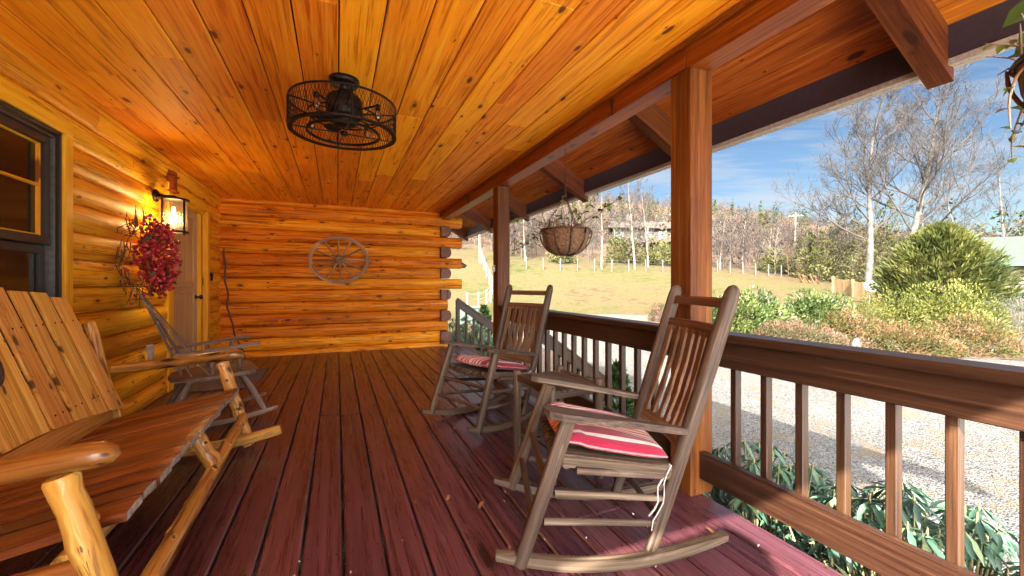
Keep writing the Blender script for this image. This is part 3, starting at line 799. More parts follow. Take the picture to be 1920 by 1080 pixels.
# ================================================================== CEILING FAN IN A CAGE
fan = thing('ceiling_fan', 'black caged drum ceiling fan with light bulbs under the plank ceiling', 'ceiling fan', (.04, 2.71, CZ))
FC = Vector((.04, 2.71, 0)); FR, zt, zb = .305, 2.17, 2.0
mb = MB(); mb.lathe([(0, CZ - .001), (.088, CZ - .001), (.088, CZ - .02), (.078, CZ - .036), (.03, CZ - .04), (.028, 2.24), (.09, 2.225), (.105, 2.20), (.105, 2.11), (.09, 2.09), (.04, 2.08), (0, 2.08)], (FC.x, FC.y, 0), (0, 0, 1), 28); mb.build('motor', M['black'], fan)
mb = MB()
def ring(mb, r, z, w, h):
    mb.lathe([(r - w, z - h), (r + w, z - h), (r + w, z + h), (r - w, z + h), (r - w, z - h)], (FC.x, FC.y, 0), (0, 0, 1), 56, smooth=False)
ring(mb, FR, zt, .0025, .0055); ring(mb, FR, zb, .0025, .0055); ring(mb, FR - .015, zb, .010, .003); ring(mb, .205, zb, .006, .007); ring(mb, .205, 2.10, .003, .004)
for k in range(4):
    a = k * math.pi / 2 + .12; c, s = math.cos(a), math.sin(a)
    mb.rod(FC + V(c * .02, s * .02, zb), FC + V(c * FR, s * FR, zb), .004, n=6)
    mb.rod(FC + V(c * .10, s * .10, 2.14), FC + V(c * FR, s * FR, zt), .005, n=6)
    mb.rod(FC + V(c * FR, s * FR, zb), FC + V(c * FR, s * FR, zt), .005, n=6)
mb.build('cage_ring', M['black'], fan)
mb = MB(); N = 92
for sg in (1, -1):
    for k in range(N):
        a = 2 * math.pi * k / N; pts = []
        for i in range(4):
            aa = a + sg * .20 * i / 3; pts.append(FC + V(FR * math.cos(aa), FR * math.sin(aa), zb + (zt - zb) * i / 3))
        mb.tube(pts, .0015, 3, cap=False)
mb.build('cage_mesh', M['black'], fan)
mb = MB(); mb.lathe([(0, 2.085), (.075, 2.085), (.08, 2.06), (.05, 2.045), (0, 2.044)], (FC.x, FC.y, 0), (0, 0, 1), 20); mb.lathe([(0, zb - .012), (.02, zb - .012), (.022, zb + .01), (0, zb + .012)], (FC.x, FC.y, 0), (0, 0, 1), 14); mb.build('hub', M['black'], fan)
for k in range(4):
    a = k * math.pi / 2 + .5; c, s = math.cos(a), math.sin(a)
    mb = MB(); d, sd = V(c, s, 0), V(-s, c, .35).normalized()
    pts = [(.05, -.02), (.05, .02), (.12, .045), (.18, .04), (.185, -.02), (.10, -.035)]
    vs = [FC + V(0, 0, 2.062) + d * p + sd * q for p, q in pts]; vs2 = [v + V(0, 0, .004) for v in vs]; n = len(pts)
    mb.add(vs + vs2, [tuple(range(n))[::-1], tuple(range(n, 2 * n))] + [(i, (i + 1) % n, n + (i + 1) % n, n + i) for i in range(n)]); mb.build('fan_blade', M['bronze'], fan)
gm = glassmat('bulb_glass', (.95, .9, .8), .03, .08)
for k in range(4):
    a = k * math.pi / 2 + .9; c, s = math.cos(a), math.sin(a)
    p = FC + V(c * .235, s * .235, 2.12)
    mb = MB(); mb.rod(FC + V(c * .1, s * .1, 2.135), p + V(0, 0, .025), .006, n=6); mb.lathe([(0, .028), (.014, .028), (.016, 0), (0, 0)], p, (0, 0, 1), 10); so = mb.build('socket', M['black'], fan)
    mb = MB(); mb.lathe([(.010, 0), (.013, -.012), (.020, -.035), (.018, -.055), (.008, -.068), (.0005, -.07)], p, (0, 0, 1), 12); mb.build('bulb', gm, so)
# ================================================================== FURNITURE
def rocker(l, f0, f1, zmid, rise, w, h, n=18, toe=0.0):
    """curved runner under a chair; local frame x=forward, y=lateral"""
    mb = MB(); vs = []; wc = []; fs = []
    for i in range(n + 1):
        t = i / n; f = f0 + (f1 - f0) * t; q = 2 * t - 1
        z = zmid + rise * q * q
        hh = h * (1 - .45 * abs(q) ** 4)
        for (yo, zo) in ((-w, 0), (w, 0), (w, hh), (-w, hh)):
            vs.append((f, l + toe * q + yo, z + zo)); wc.append((f, yo, zo))
    for i in range(n):
        for j in range(4):
            j2 = (j + 1) % 4; fs.append((i * 4 + j, (i + 1) * 4 + j, (i + 1) * 4 + j2, i * 4 + j2))
    fs += [(0, 1, 2, 3), (n * 4 + 3, n * 4 + 2, n * 4 + 1, n * 4)]
    mb.add(vs, fs, wc); return mb
def flat_poly(mb, out, z0, dirz, th, slope=0.0, mat=0, smooth=False, grainx=True):
    """plank cut to outline out [(x,y)], on a plane z = z0 + slope*x"""
    n = len(out); vs = [(x, y, z0 + slope * x) for x, y in out] + [(x, y, z0 + slope * x + th) for x, y in out]
    wc = [(x, y, 0) for x, y in out] + [(x, y, th) for x, y in out]
    area = sum(out[i][0] * out[(i + 1) % n][1] - out[(i + 1) % n][0] * out[i][1] for i in range(n))
    top = tuple(range(n, 2 * n)); bot = tuple(range(n))[::-1]
    fs = [bot, top] + [(i, (i + 1) % n, n + (i + 1) % n, n + i) for i in range(n)]
    if area < 0: fs = [f[::-1] for f in fs]
    mb.add(vs, fs, wc, mat, smooth)
def porch_rocker(label):
    T = thing('rocking_chair', label, 'rocking chair', (0, 0, 0), 'slat-back rocking chairs')
    m = M['chair']
    bf = lambda z: -.165 - .325 * (z - .04) / 1.036      # line of the back posts
    for s in (-1, 1):
        rocker(s * .255, -.47, .44, .0, .078, .017, .042, toe=s * .035).build('rocker', m, T)
        mb = MB(); mb.rod((.352, s * .288, .05), (.165, s * .268, .578), .027, .030, 12, wob=.05); mb.build('front_leg', m, T)
        mb = MB(); mb.tube([(bf(.03), s * .222, .03), (bf(.4), s * .232, .4), (bf(.75), s * .24, .75), (bf(1.02), s * .243, 1.02), (bf(1.05), s * .243, 1.05), (bf(1.068), s * .243, 1.068), (bf(1.076), s * .243, 1.076)], [.023, .028, .030, .030, .027, .019, .006], 12); mb.build('back_post', m, T)
        # arm: broad paddle tapering to the back
        out = [(.255, s * .25), (.262, s * .285), (.245, s * .322), (.20, s * .338), (.10, s * .325), (-.08, s * .285), (-.27, s * .262), (-.31, s * .256), (-.31, s * .235), (-.22, s * .232), (-.05, s * .24), (.12, s * .24), (.22, s * .237)]
        mb = MB(); flat_poly(mb, out, .553, 1, .026, .18); mb.build('armrest', m, T)
        for (fa, za, fb, zb, r) in ((.14, .385, bf(.33), .33, .015), (.222, .302, bf(.245), .245, .014), (.262, .20, bf(.15), .15, .014)):
            mb = MB(); mb.rod((fa, s * .275, za), (fb, s * .226, zb), r, r * .9, 8); mb.build('side_stretcher', m, T)
    for (f, z, r) in ((.25, .33, .014), (.30, .20, .014)):
        mb = MB(); mb.rod((f, -.275, z), (f, .275, z), r, r, 8); mb.build('front_stretcher', m, T)
    for z in (.16, .30):
        mb = MB(); mb.rod((bf(z), -.22, z), (bf(z), .22, z), .013, .013, 8); mb.build('back_stretcher', m, T)
    # seat: thin slats running front to back over dipped rails
    mb = MB()
    sz = lambda l: .438 - .022 * (1 - (l / .25) ** 2)
    n = 15
    for i in range(n):
        l = -.24 + .48 * i / (n - 1); k = (l / .25)
        zf = sz(l) + .004; ff = .205 - .012 * k * k
        pts = [(ff + .012, zf - .032), (ff + .014, zf - .012), (ff, zf), (.08, zf - .018), (-.10, zf - .045), (-.265, zf - .066)]
        vs = []; wc = []; fs = []
        for (f, z) in pts:
            for (yo, zo) in ((-.0115, 0), (.0115, 0), (.0115, -.010), (-.0115, -.010)):
                vs.append((f, l * (1 - .12 * (.2 - f)) + yo, z + zo)); wc.append((f, yo, zo))
        for a in range(len(pts) - 1):
            for j in range(4):
                j2 = (j + 1) % 4; fs.append((a * 4 + j, a * 4 + j2, (a + 1) * 4 + j2, (a + 1) * 4 + j))
        fs += [(3, 2, 1, 0), tuple(len(pts) * 4 - 4 + q for q in range(4))]
        mb.add(vs, [f[::-1] for f in fs], wc)
    mb.build('seat', m, T)
    mb = MB()
    for f in (.175, -.25):
        prev = None; pts = []
        for i in range(9):
            l = -.27 + .54 * i / 8; pts.append((f, l * (1 if f > 0 else .86), (sz(min(.25, max(-.25, l))) - .03) + (0 if f > 0 else -.062)))
        mb.tube(pts, .015, 6, sq=1.4)
    for s in (-1, 1): mb.bar((.19, s * .262, .415), (bf(.345) + .01, s * .232, .35), .022, .038)
    mb.build('seat_frame', m, T)
    # back: two rails, lower rail, seven slats
    def brail(z0, z1, bow, th=.018):
        mb = MB(); n = 10; vs = []; wc = []; fs = []
        for i in range(n + 1):
            l = -.236 + .472 * i / n; q = 1 - (l / .236) ** 2
            for (fo, z) in ((0, z0), (th, z0), (th, z1), (0, z1)):
                vs.append((bf(z) - bow * q + fo - .008, l, z)); wc.append((l, z, fo))
        for i in range(n):
            for j in range(4):
                j2 = (j + 1) % 4; fs.append((i * 4 + j, i * 4 + j2, (i + 1) * 4 + j2, (i + 1) * 4 + j))
        fs += [(3, 2, 1, 0), tuple(n * 4 + q for q in range(4))]
        mb.add(vs, fs, wc); return mb
    brail(.985, 1.025, .018).build('crest_rail', M['chair2'], T)
    brail(.86, .915, .028).build('back_rail', M['chair2'], T)
    brail(.425, .475, .020).build('back_rail', M['chair2'], T)
    for i in range(7):
        l = -.185 + .37 * i / 6; q = 1 - (l / .236) ** 2
        mb = MB(); vs = []; wc = []; fs = []
        prof = [(.455, .014), (.52, .014), (.60, .019), (.66, .013), (.74, .019), (.88, .017)]
        for (z, w) in prof:
            b = (.024 + .012 * math.sin((z - .455) / .425 * math.pi)) * q
            for (yo, fo) in ((-w, 0), (w, 0), (w, .012), (-w, .012)):
                vs.append((bf(z) - b + fo, l + yo, z)); wc.append((z, yo, fo))
        for a in range(len(prof) - 1):
            for j in range(4):
                j2 = (j + 1) % 4; fs.append((a * 4 + j, a * 4 + j2, (a + 1) * 4 + j2, (a + 1) * 4 + j))
        fs += [(3, 2, 1, 0), tuple(len(prof) * 4 - 4 + q_ for q_ in range(4))]
        mb.add(vs, [f[::-1] for f in fs], wc); mb.build('back_slat', M['chair2'], T)
    return T
rc1 = porch_rocker('weathered rocking chair nearest the viewer, in front of the near porch post')
A1 = math.atan2(.342, -.94); C1 = (1.046, 1.527, 0)
rc1.location = C1; rc1.rotation_euler = (0, 0, A1)
A2 = math.atan2(-.371, -.928); C2 = (1.12, 3.116, 0)
rc2 = dup(rc1, C2, A2, 'weathered rocking chair beyond the small table, in front of the far porch post')

# striped cushions
def cushion_mat():
    m, nt, bs = newmat('striped_cushion'); t = NT(nt)
    u = t.attr('rnd').outputs['Fac']
    cr, pk, wh, og, rd = (.26, .014, .040), (.46, .085, .12), (.62, .50, .47), (.50, .16, .09), (.34, .018, .025)
    seq = [(0, cr), (.15, wh), (.175, cr), (.20, wh), (.24, pk), (.30, og), (.33, wh), (.36, rd), (.40, wh), (.42, pk), (.47, wh), (.53, og), (.57, wh), (.59, rd), (.62, wh), (.66, pk), (.70, wh), (.73, cr), (.86, wh), (.905, wh), (.915, cr)]
    c = t.ramp(u, seq, 'CONSTANT')
    tc = t.n('ShaderNodeTexCoord').outputs['Object']
    n1, _ = t.noise(tc, 7, 3); w, _ = t.noise(tc, 420, 1)
    hv = t.n('ShaderNodeHueSaturation'); t.l(c, hv.inputs['Color']); t.l(t.math('MULTIPLY_ADD', n1, .5, .75), hv.inputs['Value']); t.l(hv.outputs[0], bs.inputs['Base Color'])
    bs.inputs['Roughness'].default_value = .85; bs.inputs['Specular IOR Level'].default_value = .15
    bs.inputs['Sheen Weight'].default_value = .2
    t.bump(t.math('ADD', w, t.math('MULTIPLY', n1, 5)), .35, .003, bs)
    return m
CUSH = cushion_mat()
def make_cushion(label, at, rz, ties):
    T = thing('seat_cushion', label, 'cushion', (0, 0, 0), 'striped seat cushions')
    nx, ny = 26, 28; vs = []; fs = []; rn = []
    def P(i, j, top):
        u, v = i / nx * 2 - 1, j / ny * 2 - 1
        uu, vv = u * (1 - .10 * v * v * u * u), v * (1 - .10 * u * u * v * v)
        f = -.032 + uu * .228; l = vv * (.262 - .030 * (1 - u) / 2)
        edge = (1 - abs(u) ** 5) * (1 - abs(v) ** 5)
        base = .424 + .018 + .19 * (f - .18) * (1.0 if f < .1 else .6) + .012 * (l / .25) ** 2
        th = .068 * max(0, edge) ** .45
        puff = .010 * math.sin(u * 3.1 + v * 2.3) * math.sin(v * 4.1) * edge
        z = base + (.028 + th * .62 + puff if top else .028 - th * .34)
        return (f, l, z)
    idx = {}
    for top in (1, 0):
        for i in range(nx + 1):
            for j in range(ny + 1):
                if not top and (i in (0, nx) or j in (0, ny)): idx[(0, i, j)] = idx[(1, i, j)]; continue
                idx[(top, i, j)] = len(vs); vs.append(P(i, j, top)); rn.append(j / ny)
    for i in range(nx):
        for j in range(ny):
            fs.append((idx[(1, i, j)], idx[(1, i + 1, j)], idx[(1, i + 1, j + 1)], idx[(1, i, j + 1)]))
            fs.append((idx[(0, i, j)], idx[(0, i, j + 1)], idx[(0, i + 1, j + 1)], idx[(0, i + 1, j)]))
    o = link('pad', vs, fs, CUSH, T, None, rn, None, [True] * len(fs))
    # piping round the edge
    mb = MB(); rim = [P(i, 0, 1) for i in range(0, nx + 1, 2)] + [P(nx, j, 1) for j in range(2, ny + 1, 2)] + [P(i, ny, 1) for i in range(nx - 2, -1, -2)] + [P(0, j, 1) for j in range(ny - 2, -1, -2)]
    mb.tube(rim, .0045, 5, cap=False); mb.build('piping', plain('cushion_piping', (.55, .2, .2), .8), T)
    for s, ln_ in ties:
        mb = MB()
        for q in range(2):
            p = Vector((-.235, s * (.238 + .012 * q), .385)); pts = [p]
            for i in range(7):
                p = p + Vector((.010 + .012 * math.sin(i * 1.3 + q * 2), s * .004 * math.cos(i * 1.7 + q), -ln_ / 7 * (1 if q else .8))); pts.append(p)
            mb.tube(pts, .0045, 5, sq=.4)
        mb.build('tie', M['cord'], T)
    T.location = at; T.rotation_euler = (0, 0, rz)
    return T
make_cushion('crimson and white striped cushion with hanging ties on the nearest rocking chair', C1, A1, [(1, .25)])
make_cushion('crimson striped cushion on the rocking chair beyond the small table', C2, A2, [(1, .08)])

# slatted side table
tb = thing('side_table', 'small slatted wooden table standing between the two cushioned rocking chairs', 'table', (0, 0, 0))
for sx in (-1, 1):
    for sy in (-1, 1):
        mb = MB(); mb.rod((sx * .155, sy * .20, 0), (sx * .155, sy * .20, .545), .026, .025, 12, rounded=.5, wob=.06); mb.build('leg', M['chair'], tb)
mb = MB()
for i in range(7):
    x = -.125 + .25 * i / 6; mb.box(x - .018, x + .018, -.215, .215, .505, .520, 'y', .003)
mb.build('tabletop', M['chair'], tb)
for sy in (-1, 1):
    mb = MB(); mb.bar((-.15, sy * .185, .485), (.15, sy * .185, .485), .022, .035); mb.build('apron', M['chair'], tb)
    mb = MB(); mb.rod((-.15, sy * .20, .15), (.15, sy * .20, .15), .014, n=8); mb.build('stretcher', M['chair'], tb)
for sx in (-1, 1):
    mb = MB(); mb.bar((sx * .155, -.19, .51), (sx * .155, .19, .51), .022, .045); mb.build('apron', M['chair'], tb)
tb.location = (1.185, 2.12, 0); tb.rotation_euler = (0, 0, .06)

# ---- fan-back rocker by the door
fc = thing('rocking_chair', 'fan-back rocking chair with turned legs and no cushion, beside the door', 'rocking chair', (0, 0, 0))
m = M['chair3']
for s in (-1, 1):
    rocker(s * .27, -.45, .43, .0, .055, .016, .038).build('rocker', m, fc)
    for (fa, za, fb, zb) in ((.345, .045, .19, .36), (-.28, .045, -.14, .35)):
        p0, p1 = Vector((fa, s * .268, za)), Vector((fb, s * .20, zb)); L = (p1 - p0).length
        pf = [(.014, 0), (.018, .05), (.022, .15), (.019, .17), (.023, .19), (.019, .21), (.023, .24), (.026, .40), (.021, .43), (.026, .46), (.024, .7), (.018, .93), (.016, 1.0)]
        mb = MB(); mb.lathe([(r, t * L) for r, t in pf], p0, p1 - p0, 12); mb.build('leg', m, fc)
    out = [(.30, s * .25), (.305, s * .28), (.27, s * .305), (.15, s * .305), (-.05, s * .285), (-.24, s * .26), (-.25, s * .235), (-.05, s * .24), (.14, s * .25)]
    mb = MB(); flat_poly(mb, out, .565, 1, .024, .10); mb.build('armrest', m, fc)
    for f in (.165, -.01):
        pf = [(.013, 0), (.018, .08), (.014, .13), (.018, .2), (.014, .26), (.019, .34), (.021, .55), (.015, .62), (.020, .68), (.015, .75), (.019, .82), (.014, .92), (.013, 1)]
        L = .19; mb = MB(); mb.lathe([(r, t * L) for r, t in pf], (f, s * .262, .385), (0, 0, 1), 12); mb.build('arm_spindle', m, fc)
mb = MB(); mb.rod((.265, -.23, .20), (.265, .23, .20), .013, n=8); mb.build('stretcher', m, fc)
mb = MB(); out = [(.285, -.23), (.30, 0), (.285, .23), (.27, .265), (.20, .285), (0, .29), (-.16, .25), (-.25, .14), (-.27, 0), (-.25, -.14), (-.16, -.25), (0, -.29), (.20, -.285), (.27, -.265)]
flat_poly(mb, out, .352, 1, .030, .05); mb.build('seat', m, fc)
bt = [(-.02, .225, .052), (-.13, .165, .04), (-.185, .075, .034), (-.185, -.075, .034), (-.13, -.165, .04), (-.02, -.225, .052)]
for i, (f, l, w) in enumerate(bt):
    lt = [.215, .13, .044, -.044, -.13, -.215][i]
    ft = -.405 - .02 * (1 - (lt / .22) ** 2); zt_ = .965 + .05 * (1 - (lt / .22) ** 2)
    mb = MB(); vs = []; wc = []; fs = []; prof = [(0, .35), (.10, .5), (.2, .62), (.5, .8), (.8, .95), (1.0, 1.0)]
    for (t, ws) in prof:
        p = Vector((f + (ft - f) * t, l + (lt - l) * t, .372 + (zt_ - .372) * t)); w_ = .043 * ws
        for (yo, fo) in ((-w_, -.006), (w_, -.006), (w_, .006), (-w_, .006)):
            vs.append(p + Vector((fo, yo, 0))); wc.append((t * .7, yo, fo))
    for a in range(len(prof) - 1):
        for j in range(4):
            j2 = (j + 1) % 4; fs.append((a * 4 + j, a * 4 + j2, (a + 1) * 4 + j2, (a + 1) * 4 + j))
    fs += [(3, 2, 1, 0), tuple(len(prof) * 4 - 4 + q for q in range(4))]
    mb.add(vs, [q[::-1] for q in fs], wc); mb.build('back_slat', m, fc)
mb = MB(); mb.bar((-.325, -.21, .80), (-.325, .21, .80), .018, .03); mb.build('back_rail', m, fc)
fc.location = (-.945, 4.04, 0); fc.rotation_euler = (0, 0, math.atan2(.29, .957))

# ---- log rocking bench (local x = forward, y along the bench)
bn = thing('log_bench', 'varnished log rocking bench with fan plank back in the left foreground', 'bench', (0, 0, 0))
bw = M['bench']; YL = .87; bk = [bw, wood('dark_knot', (.02, .012, .01), (.045, .028, .022), (.10, .07, .055), knot=0, rough=.5)]
def lg(mb, p0, p1, r0, r1, **k):
    p0, p1 = Vector(p0), Vector(p1); pts = []; rr = []
    for i in range(13):
        t = i / 12; pts.append(p0.lerp(p1, t) + Vector((rng.uniform(-1, 1), rng.uniform(-1, 1), rng.uniform(-1, 1))) * r0 * .07); rr.append((r0 + (r1 - r0) * t) * rng.uniform(.94, 1.07))
    e = (p1 - p0).normalized()
    pts = [p0 - e * r0 * .0] + pts[1:-1] + [p1 - e * .012, p1]; rr = [rr[0]] + rr[1:-1] + [rr[-1], rr[-1] * .86]
    mb.tube(pts, rr, 14, wob=.05, **k)
    # knots: low dark bosses where branches were cut
    d_, s_, u_ = frame(p1 - p0)
    for q in range(max(2, int((p1 - p0).length / .13))):
        t = rng.uniform(.08, .92); a_ = rng.uniform(0, 6.28); nn = s_ * math.cos(a_) + u_ * math.sin(a_); rk = rng.uniform(.008, .014)
        mb.lathe([(rk * 1.5, -.004), (rk * 1.1, .0035), (rk * .9, .004)], p0.lerp(p1, t) + nn * ((r0 + (r1 - r0) * t) * .97), nn, 10, mat=0)
        mb.lathe([(rk * .9, .0042), (rk * .4, .0046), (.0002, .004)], p0.lerp(p1, t) + nn * ((r0 + (r1 - r0) * t) * .97), nn, 10, mat=1)
for s in (-1, 1):
    y = s * YL
    mb = MB(); lg(mb, (.075, y, .01), (-.075, y, .575), .034, .036); mb.build('front_leg', bk, bn)
    mb = MB(); lg(mb, (-.56, y, .03), (-.72, y * .97, .86), .034, .03); mb.build('back_leg', bk, bn)
    # rocking runner: bent log on the inside of the legs
    pts = []; rr = []
    for i in range(13):
        q = i / 12 * 2 - 1; pts.append((-.25 + q * .52, y - s * .075, .048 + .065 * q * q)); rr.append(.034)
    mb = MB(); mb.tube(pts, rr, 12); mb.build('runner', bw, bn)
    # arm log
    pts = [(-.62, y, .570), (-.56, y, .575), (-.3, y, .592), (-.10, y, .612), (-.03, y, .618), (.005, y, .618), (.028, y, .612), (.04, y, .602)]
    mb = MB(); mb.tube(pts, [.030, .035, .037, .039, .041, .040, .032, .015], 14, sq=.85, wob=.05); mb.build('armrest', M['bencharm'], bn)
    mb = MB(); lg(mb, (.0, y, .33), (-.62, y * .98, .235), .028, .028); mb.build('side_rail', [M['bencharm'], M['black']], bn)
mb = MB(); lg(mb, (.085, -YL - .02, .19), (.045, YL - .02, .205), .031, .030); mb.build('front_stretcher', bk, bn)
mb = MB(); lg(mb, (.066, .02, .225), (-.02, .02, .39), .036, .036); mb.build('center_leg', bk, bn)
mb = MB(); lg(mb, (-.07, -YL, .335), (-.07, YL, .335), .030, .030); mb.build('seat_rail', bk, bn)
mb = MB(); lg(mb, (-.55, -YL, .25), (-.55, YL, .25), .035, .035); mb.build('seat_rail', bk, bn)
# seat slats run front to back
mb = MB(); n = 13; yw = 1.58 / n
for i in range(n):
    y = -.79 + yw * (i + .5); f1 = .03 + rng.uniform(-.006, .006); tl = rng.uniform(-.006, .006)
    pts = [(f1, .412), (f1 - .03, .410), (-.2, .372), (-.42, .330), (-.6, .292 + rng.uniform(-.004, .004))]
    vs = []; wc = []; fs = []; ww = yw / 2 - .0065
    for (f, z) in pts:
        for (yo, zo) in ((-ww, -tl), (0, .003), (ww, tl), (ww, tl - .026), (-ww, -tl - .026)):
            vs.append((f, y + yo, z + zo)); wc.append((f, yo, zo))
    for a in range(len(pts) - 1):
        for j in range(5):
            j2 = (j + 1) % 5; fs.append((a * 5 + j, a * 5 + j2, (a + 1) * 5 + j2, (a + 1) * 5 + j))
    e0 = tuple(range(5))[::-1]; e1 = tuple(len(pts) * 5 - 5 + q for q in range(5))
    mb.add(vs, [q[::-1] for q in fs] + [e0[::-1], e1[::-1]], wc, [0] * len(fs) + [1, 0])
mb.build('seat', [M['benchseat'], plain('pale_slat_end', (.36, .33, .29), .8, nz=.4, scale=40)], bn)
# back planks: fan, arched top and bottom
def bz(y, z): return -.545 - .215 * (z - .36) / .64
top = lambda y: 1.075 - .075 * (abs(y) / .76) ** 1.7
bot = lambda y: .425 - .065 * (abs(y) / .76) ** 1.7
edges_b = [-.82, -.67, -.52, -.37, -.21, .21, .37, .52, .67, .82]
edges_t = [-.745, -.61, -.475, -.335, -.19, .19, .335, .475, .61, .745]
for i in range(9):
    b0, b1, t0, t1 = edges_b[i] + .017 + rng.uniform(-.002, .002), edges_b[i + 1] - .017, edges_t[i] + .021 + rng.uniform(-.003, .003), edges_t[i + 1] - .021
    n = 6 if i != 4 else 10; outl = []; tz = rng.uniform(-.006, .006)
    for k in range(n + 1):
        y = b0 + (b1 - b0) * k / n; outl.append((y, bot(y)))
    for k in range(n + 1):
        y = t1 + (t0 - t1) * k / n; outl.append((y, top((t0 + t1) / 2 + (y - (t0 + t1) / 2) * .55) + tz))
    vs = []; wc = []; N = len(outl)
    for fo in (0, -.016):
        for (y, z) in outl:
            vs.append((bz(y, z) + fo + .03 * (1 - (y / .8) ** 2) * -.6, y, z)); wc.append((z, y, fo))
    fs = [tuple(range(N)), tuple(range(N, 2 * N))[::-1]] + [(j, N + j, N + (j + 1) % N, (j + 1) % N) for j in range(N)]
    mb = MB(); mb.add(vs, [q[::-1] for q in fs] if False else fs, wc)
    # nail heads
    if i not in (4,):
        for zz in (.47, .88):
            for q in (.28, .72):
                y = (b0 + (b1 - b0) * q) * (1 - .08 * (zz - .42)); c = Vector((bz(y, zz) - .018 * (1 - (y / .8) ** 2) + .0015, y, zz))
                mb.lathe([(.0055, 0), (.0045, .0015), (0, .002)], c, (1, 0, .33), 7, mat=1)
    mb.build('back_plank', [M['benchback'], M['black']], bn)
mb = MB()
mb.bar((-.598, -.78, .345), (-.598, .78, .345), .022, .13); mb.bar((-.785, -.70, .86), (-.785, .70, .86), .03, .07); mb.bar((-.655, -.74, .47), (-.655, .74, .47), .03, .07)
mb.build('back_rail', M['benchback'], bn)
# dark oval ornament in the middle of the back
mb = MB(); cm = Vector((bz(0, .74) - .017, -.02, .745)); nx_ = Vector((1, 0, .336)).normalized()
mb.lathe([(0, .012), (.055, .013), (.085, .018), (.10, .012), (.105, 0), (.105, -.004)], cm, nx_, 26, sx=1.0, sy=.95)
pq = mb.build('plaque', wood('burnt_oval', (.02, .016, .018), (.05, .04, .042), (.14, .12, .12), knot=.3, gy=30, bump=.6), bn)
mb = MB()
for (dy, dz) in ((.052, .0), (-.05, .02), (.0, -.045), (.02, .05)):
    mb.lathe([(0, .0185), (.016, .0187), (.02, .015)], cm + Vector((0, dy, dz)), nx_, 10, sx=.6, sy=1.2)
mb.build('carving', M['black'], pq)
bn.location = (-.605, 2.335, 0); bn.rotation_euler = (0, 0, R(.6))

# door mat, dry leaves
mb = MB(); mb.box(-1.42, -.80, 5.02, 6.02, .001, .012, 'y', .004)
o = mb.build('door_mat', plain('grey_mat', (.13, .12, .14), .95, nz=.35, scale=40, bump=.8)); tag(o, 'flat grey door mat on the deck in front of the door', 'mat')
def dry_leaf(x, y, L, a, label):
    mb = MB(); d = Vector((math.cos(a), math.sin(a), .25)); mb.leaf((x, y, .012), d, (.2, .1, 1), L, L * .62, curl=-.3)
    mb.leaf((x, y, .010), Vector((math.cos(a + .5), math.sin(a + .5), .1)), (0, .3, 1), L * .7, L * .4, curl=-.2)
    o = mb.build('dry_leaf', M['copper']); tag(o, label, 'leaf', 'dry leaves on the deck')
dry_leaf(1.475, 1.245, .06, 2.2, 'curled copper dry leaf at the tip of the nearest chair runner')
dry_leaf(.62, 1.86, .04, .5, 'copper dry leaf lying under the front of the nearest rocking chair')
dry_leaf(.50, 1.99, .032, 1.0, 'small brown dry leaf on the open deck left of the nearest rocking chair')
dry_leaf(.36, 2.02, .028, 2.6, 'crumpled dark dry leaf alone in the middle of the deck')
dry_leaf(.78, 2.93, .04, .2, 'brown dry leaf under the runner of the rocking chair beyond the table')
dry_leaf(.635, 1.52, .022, 1.2, 'tiny pale dry leaf beside the front foot of the nearest rocking chair')

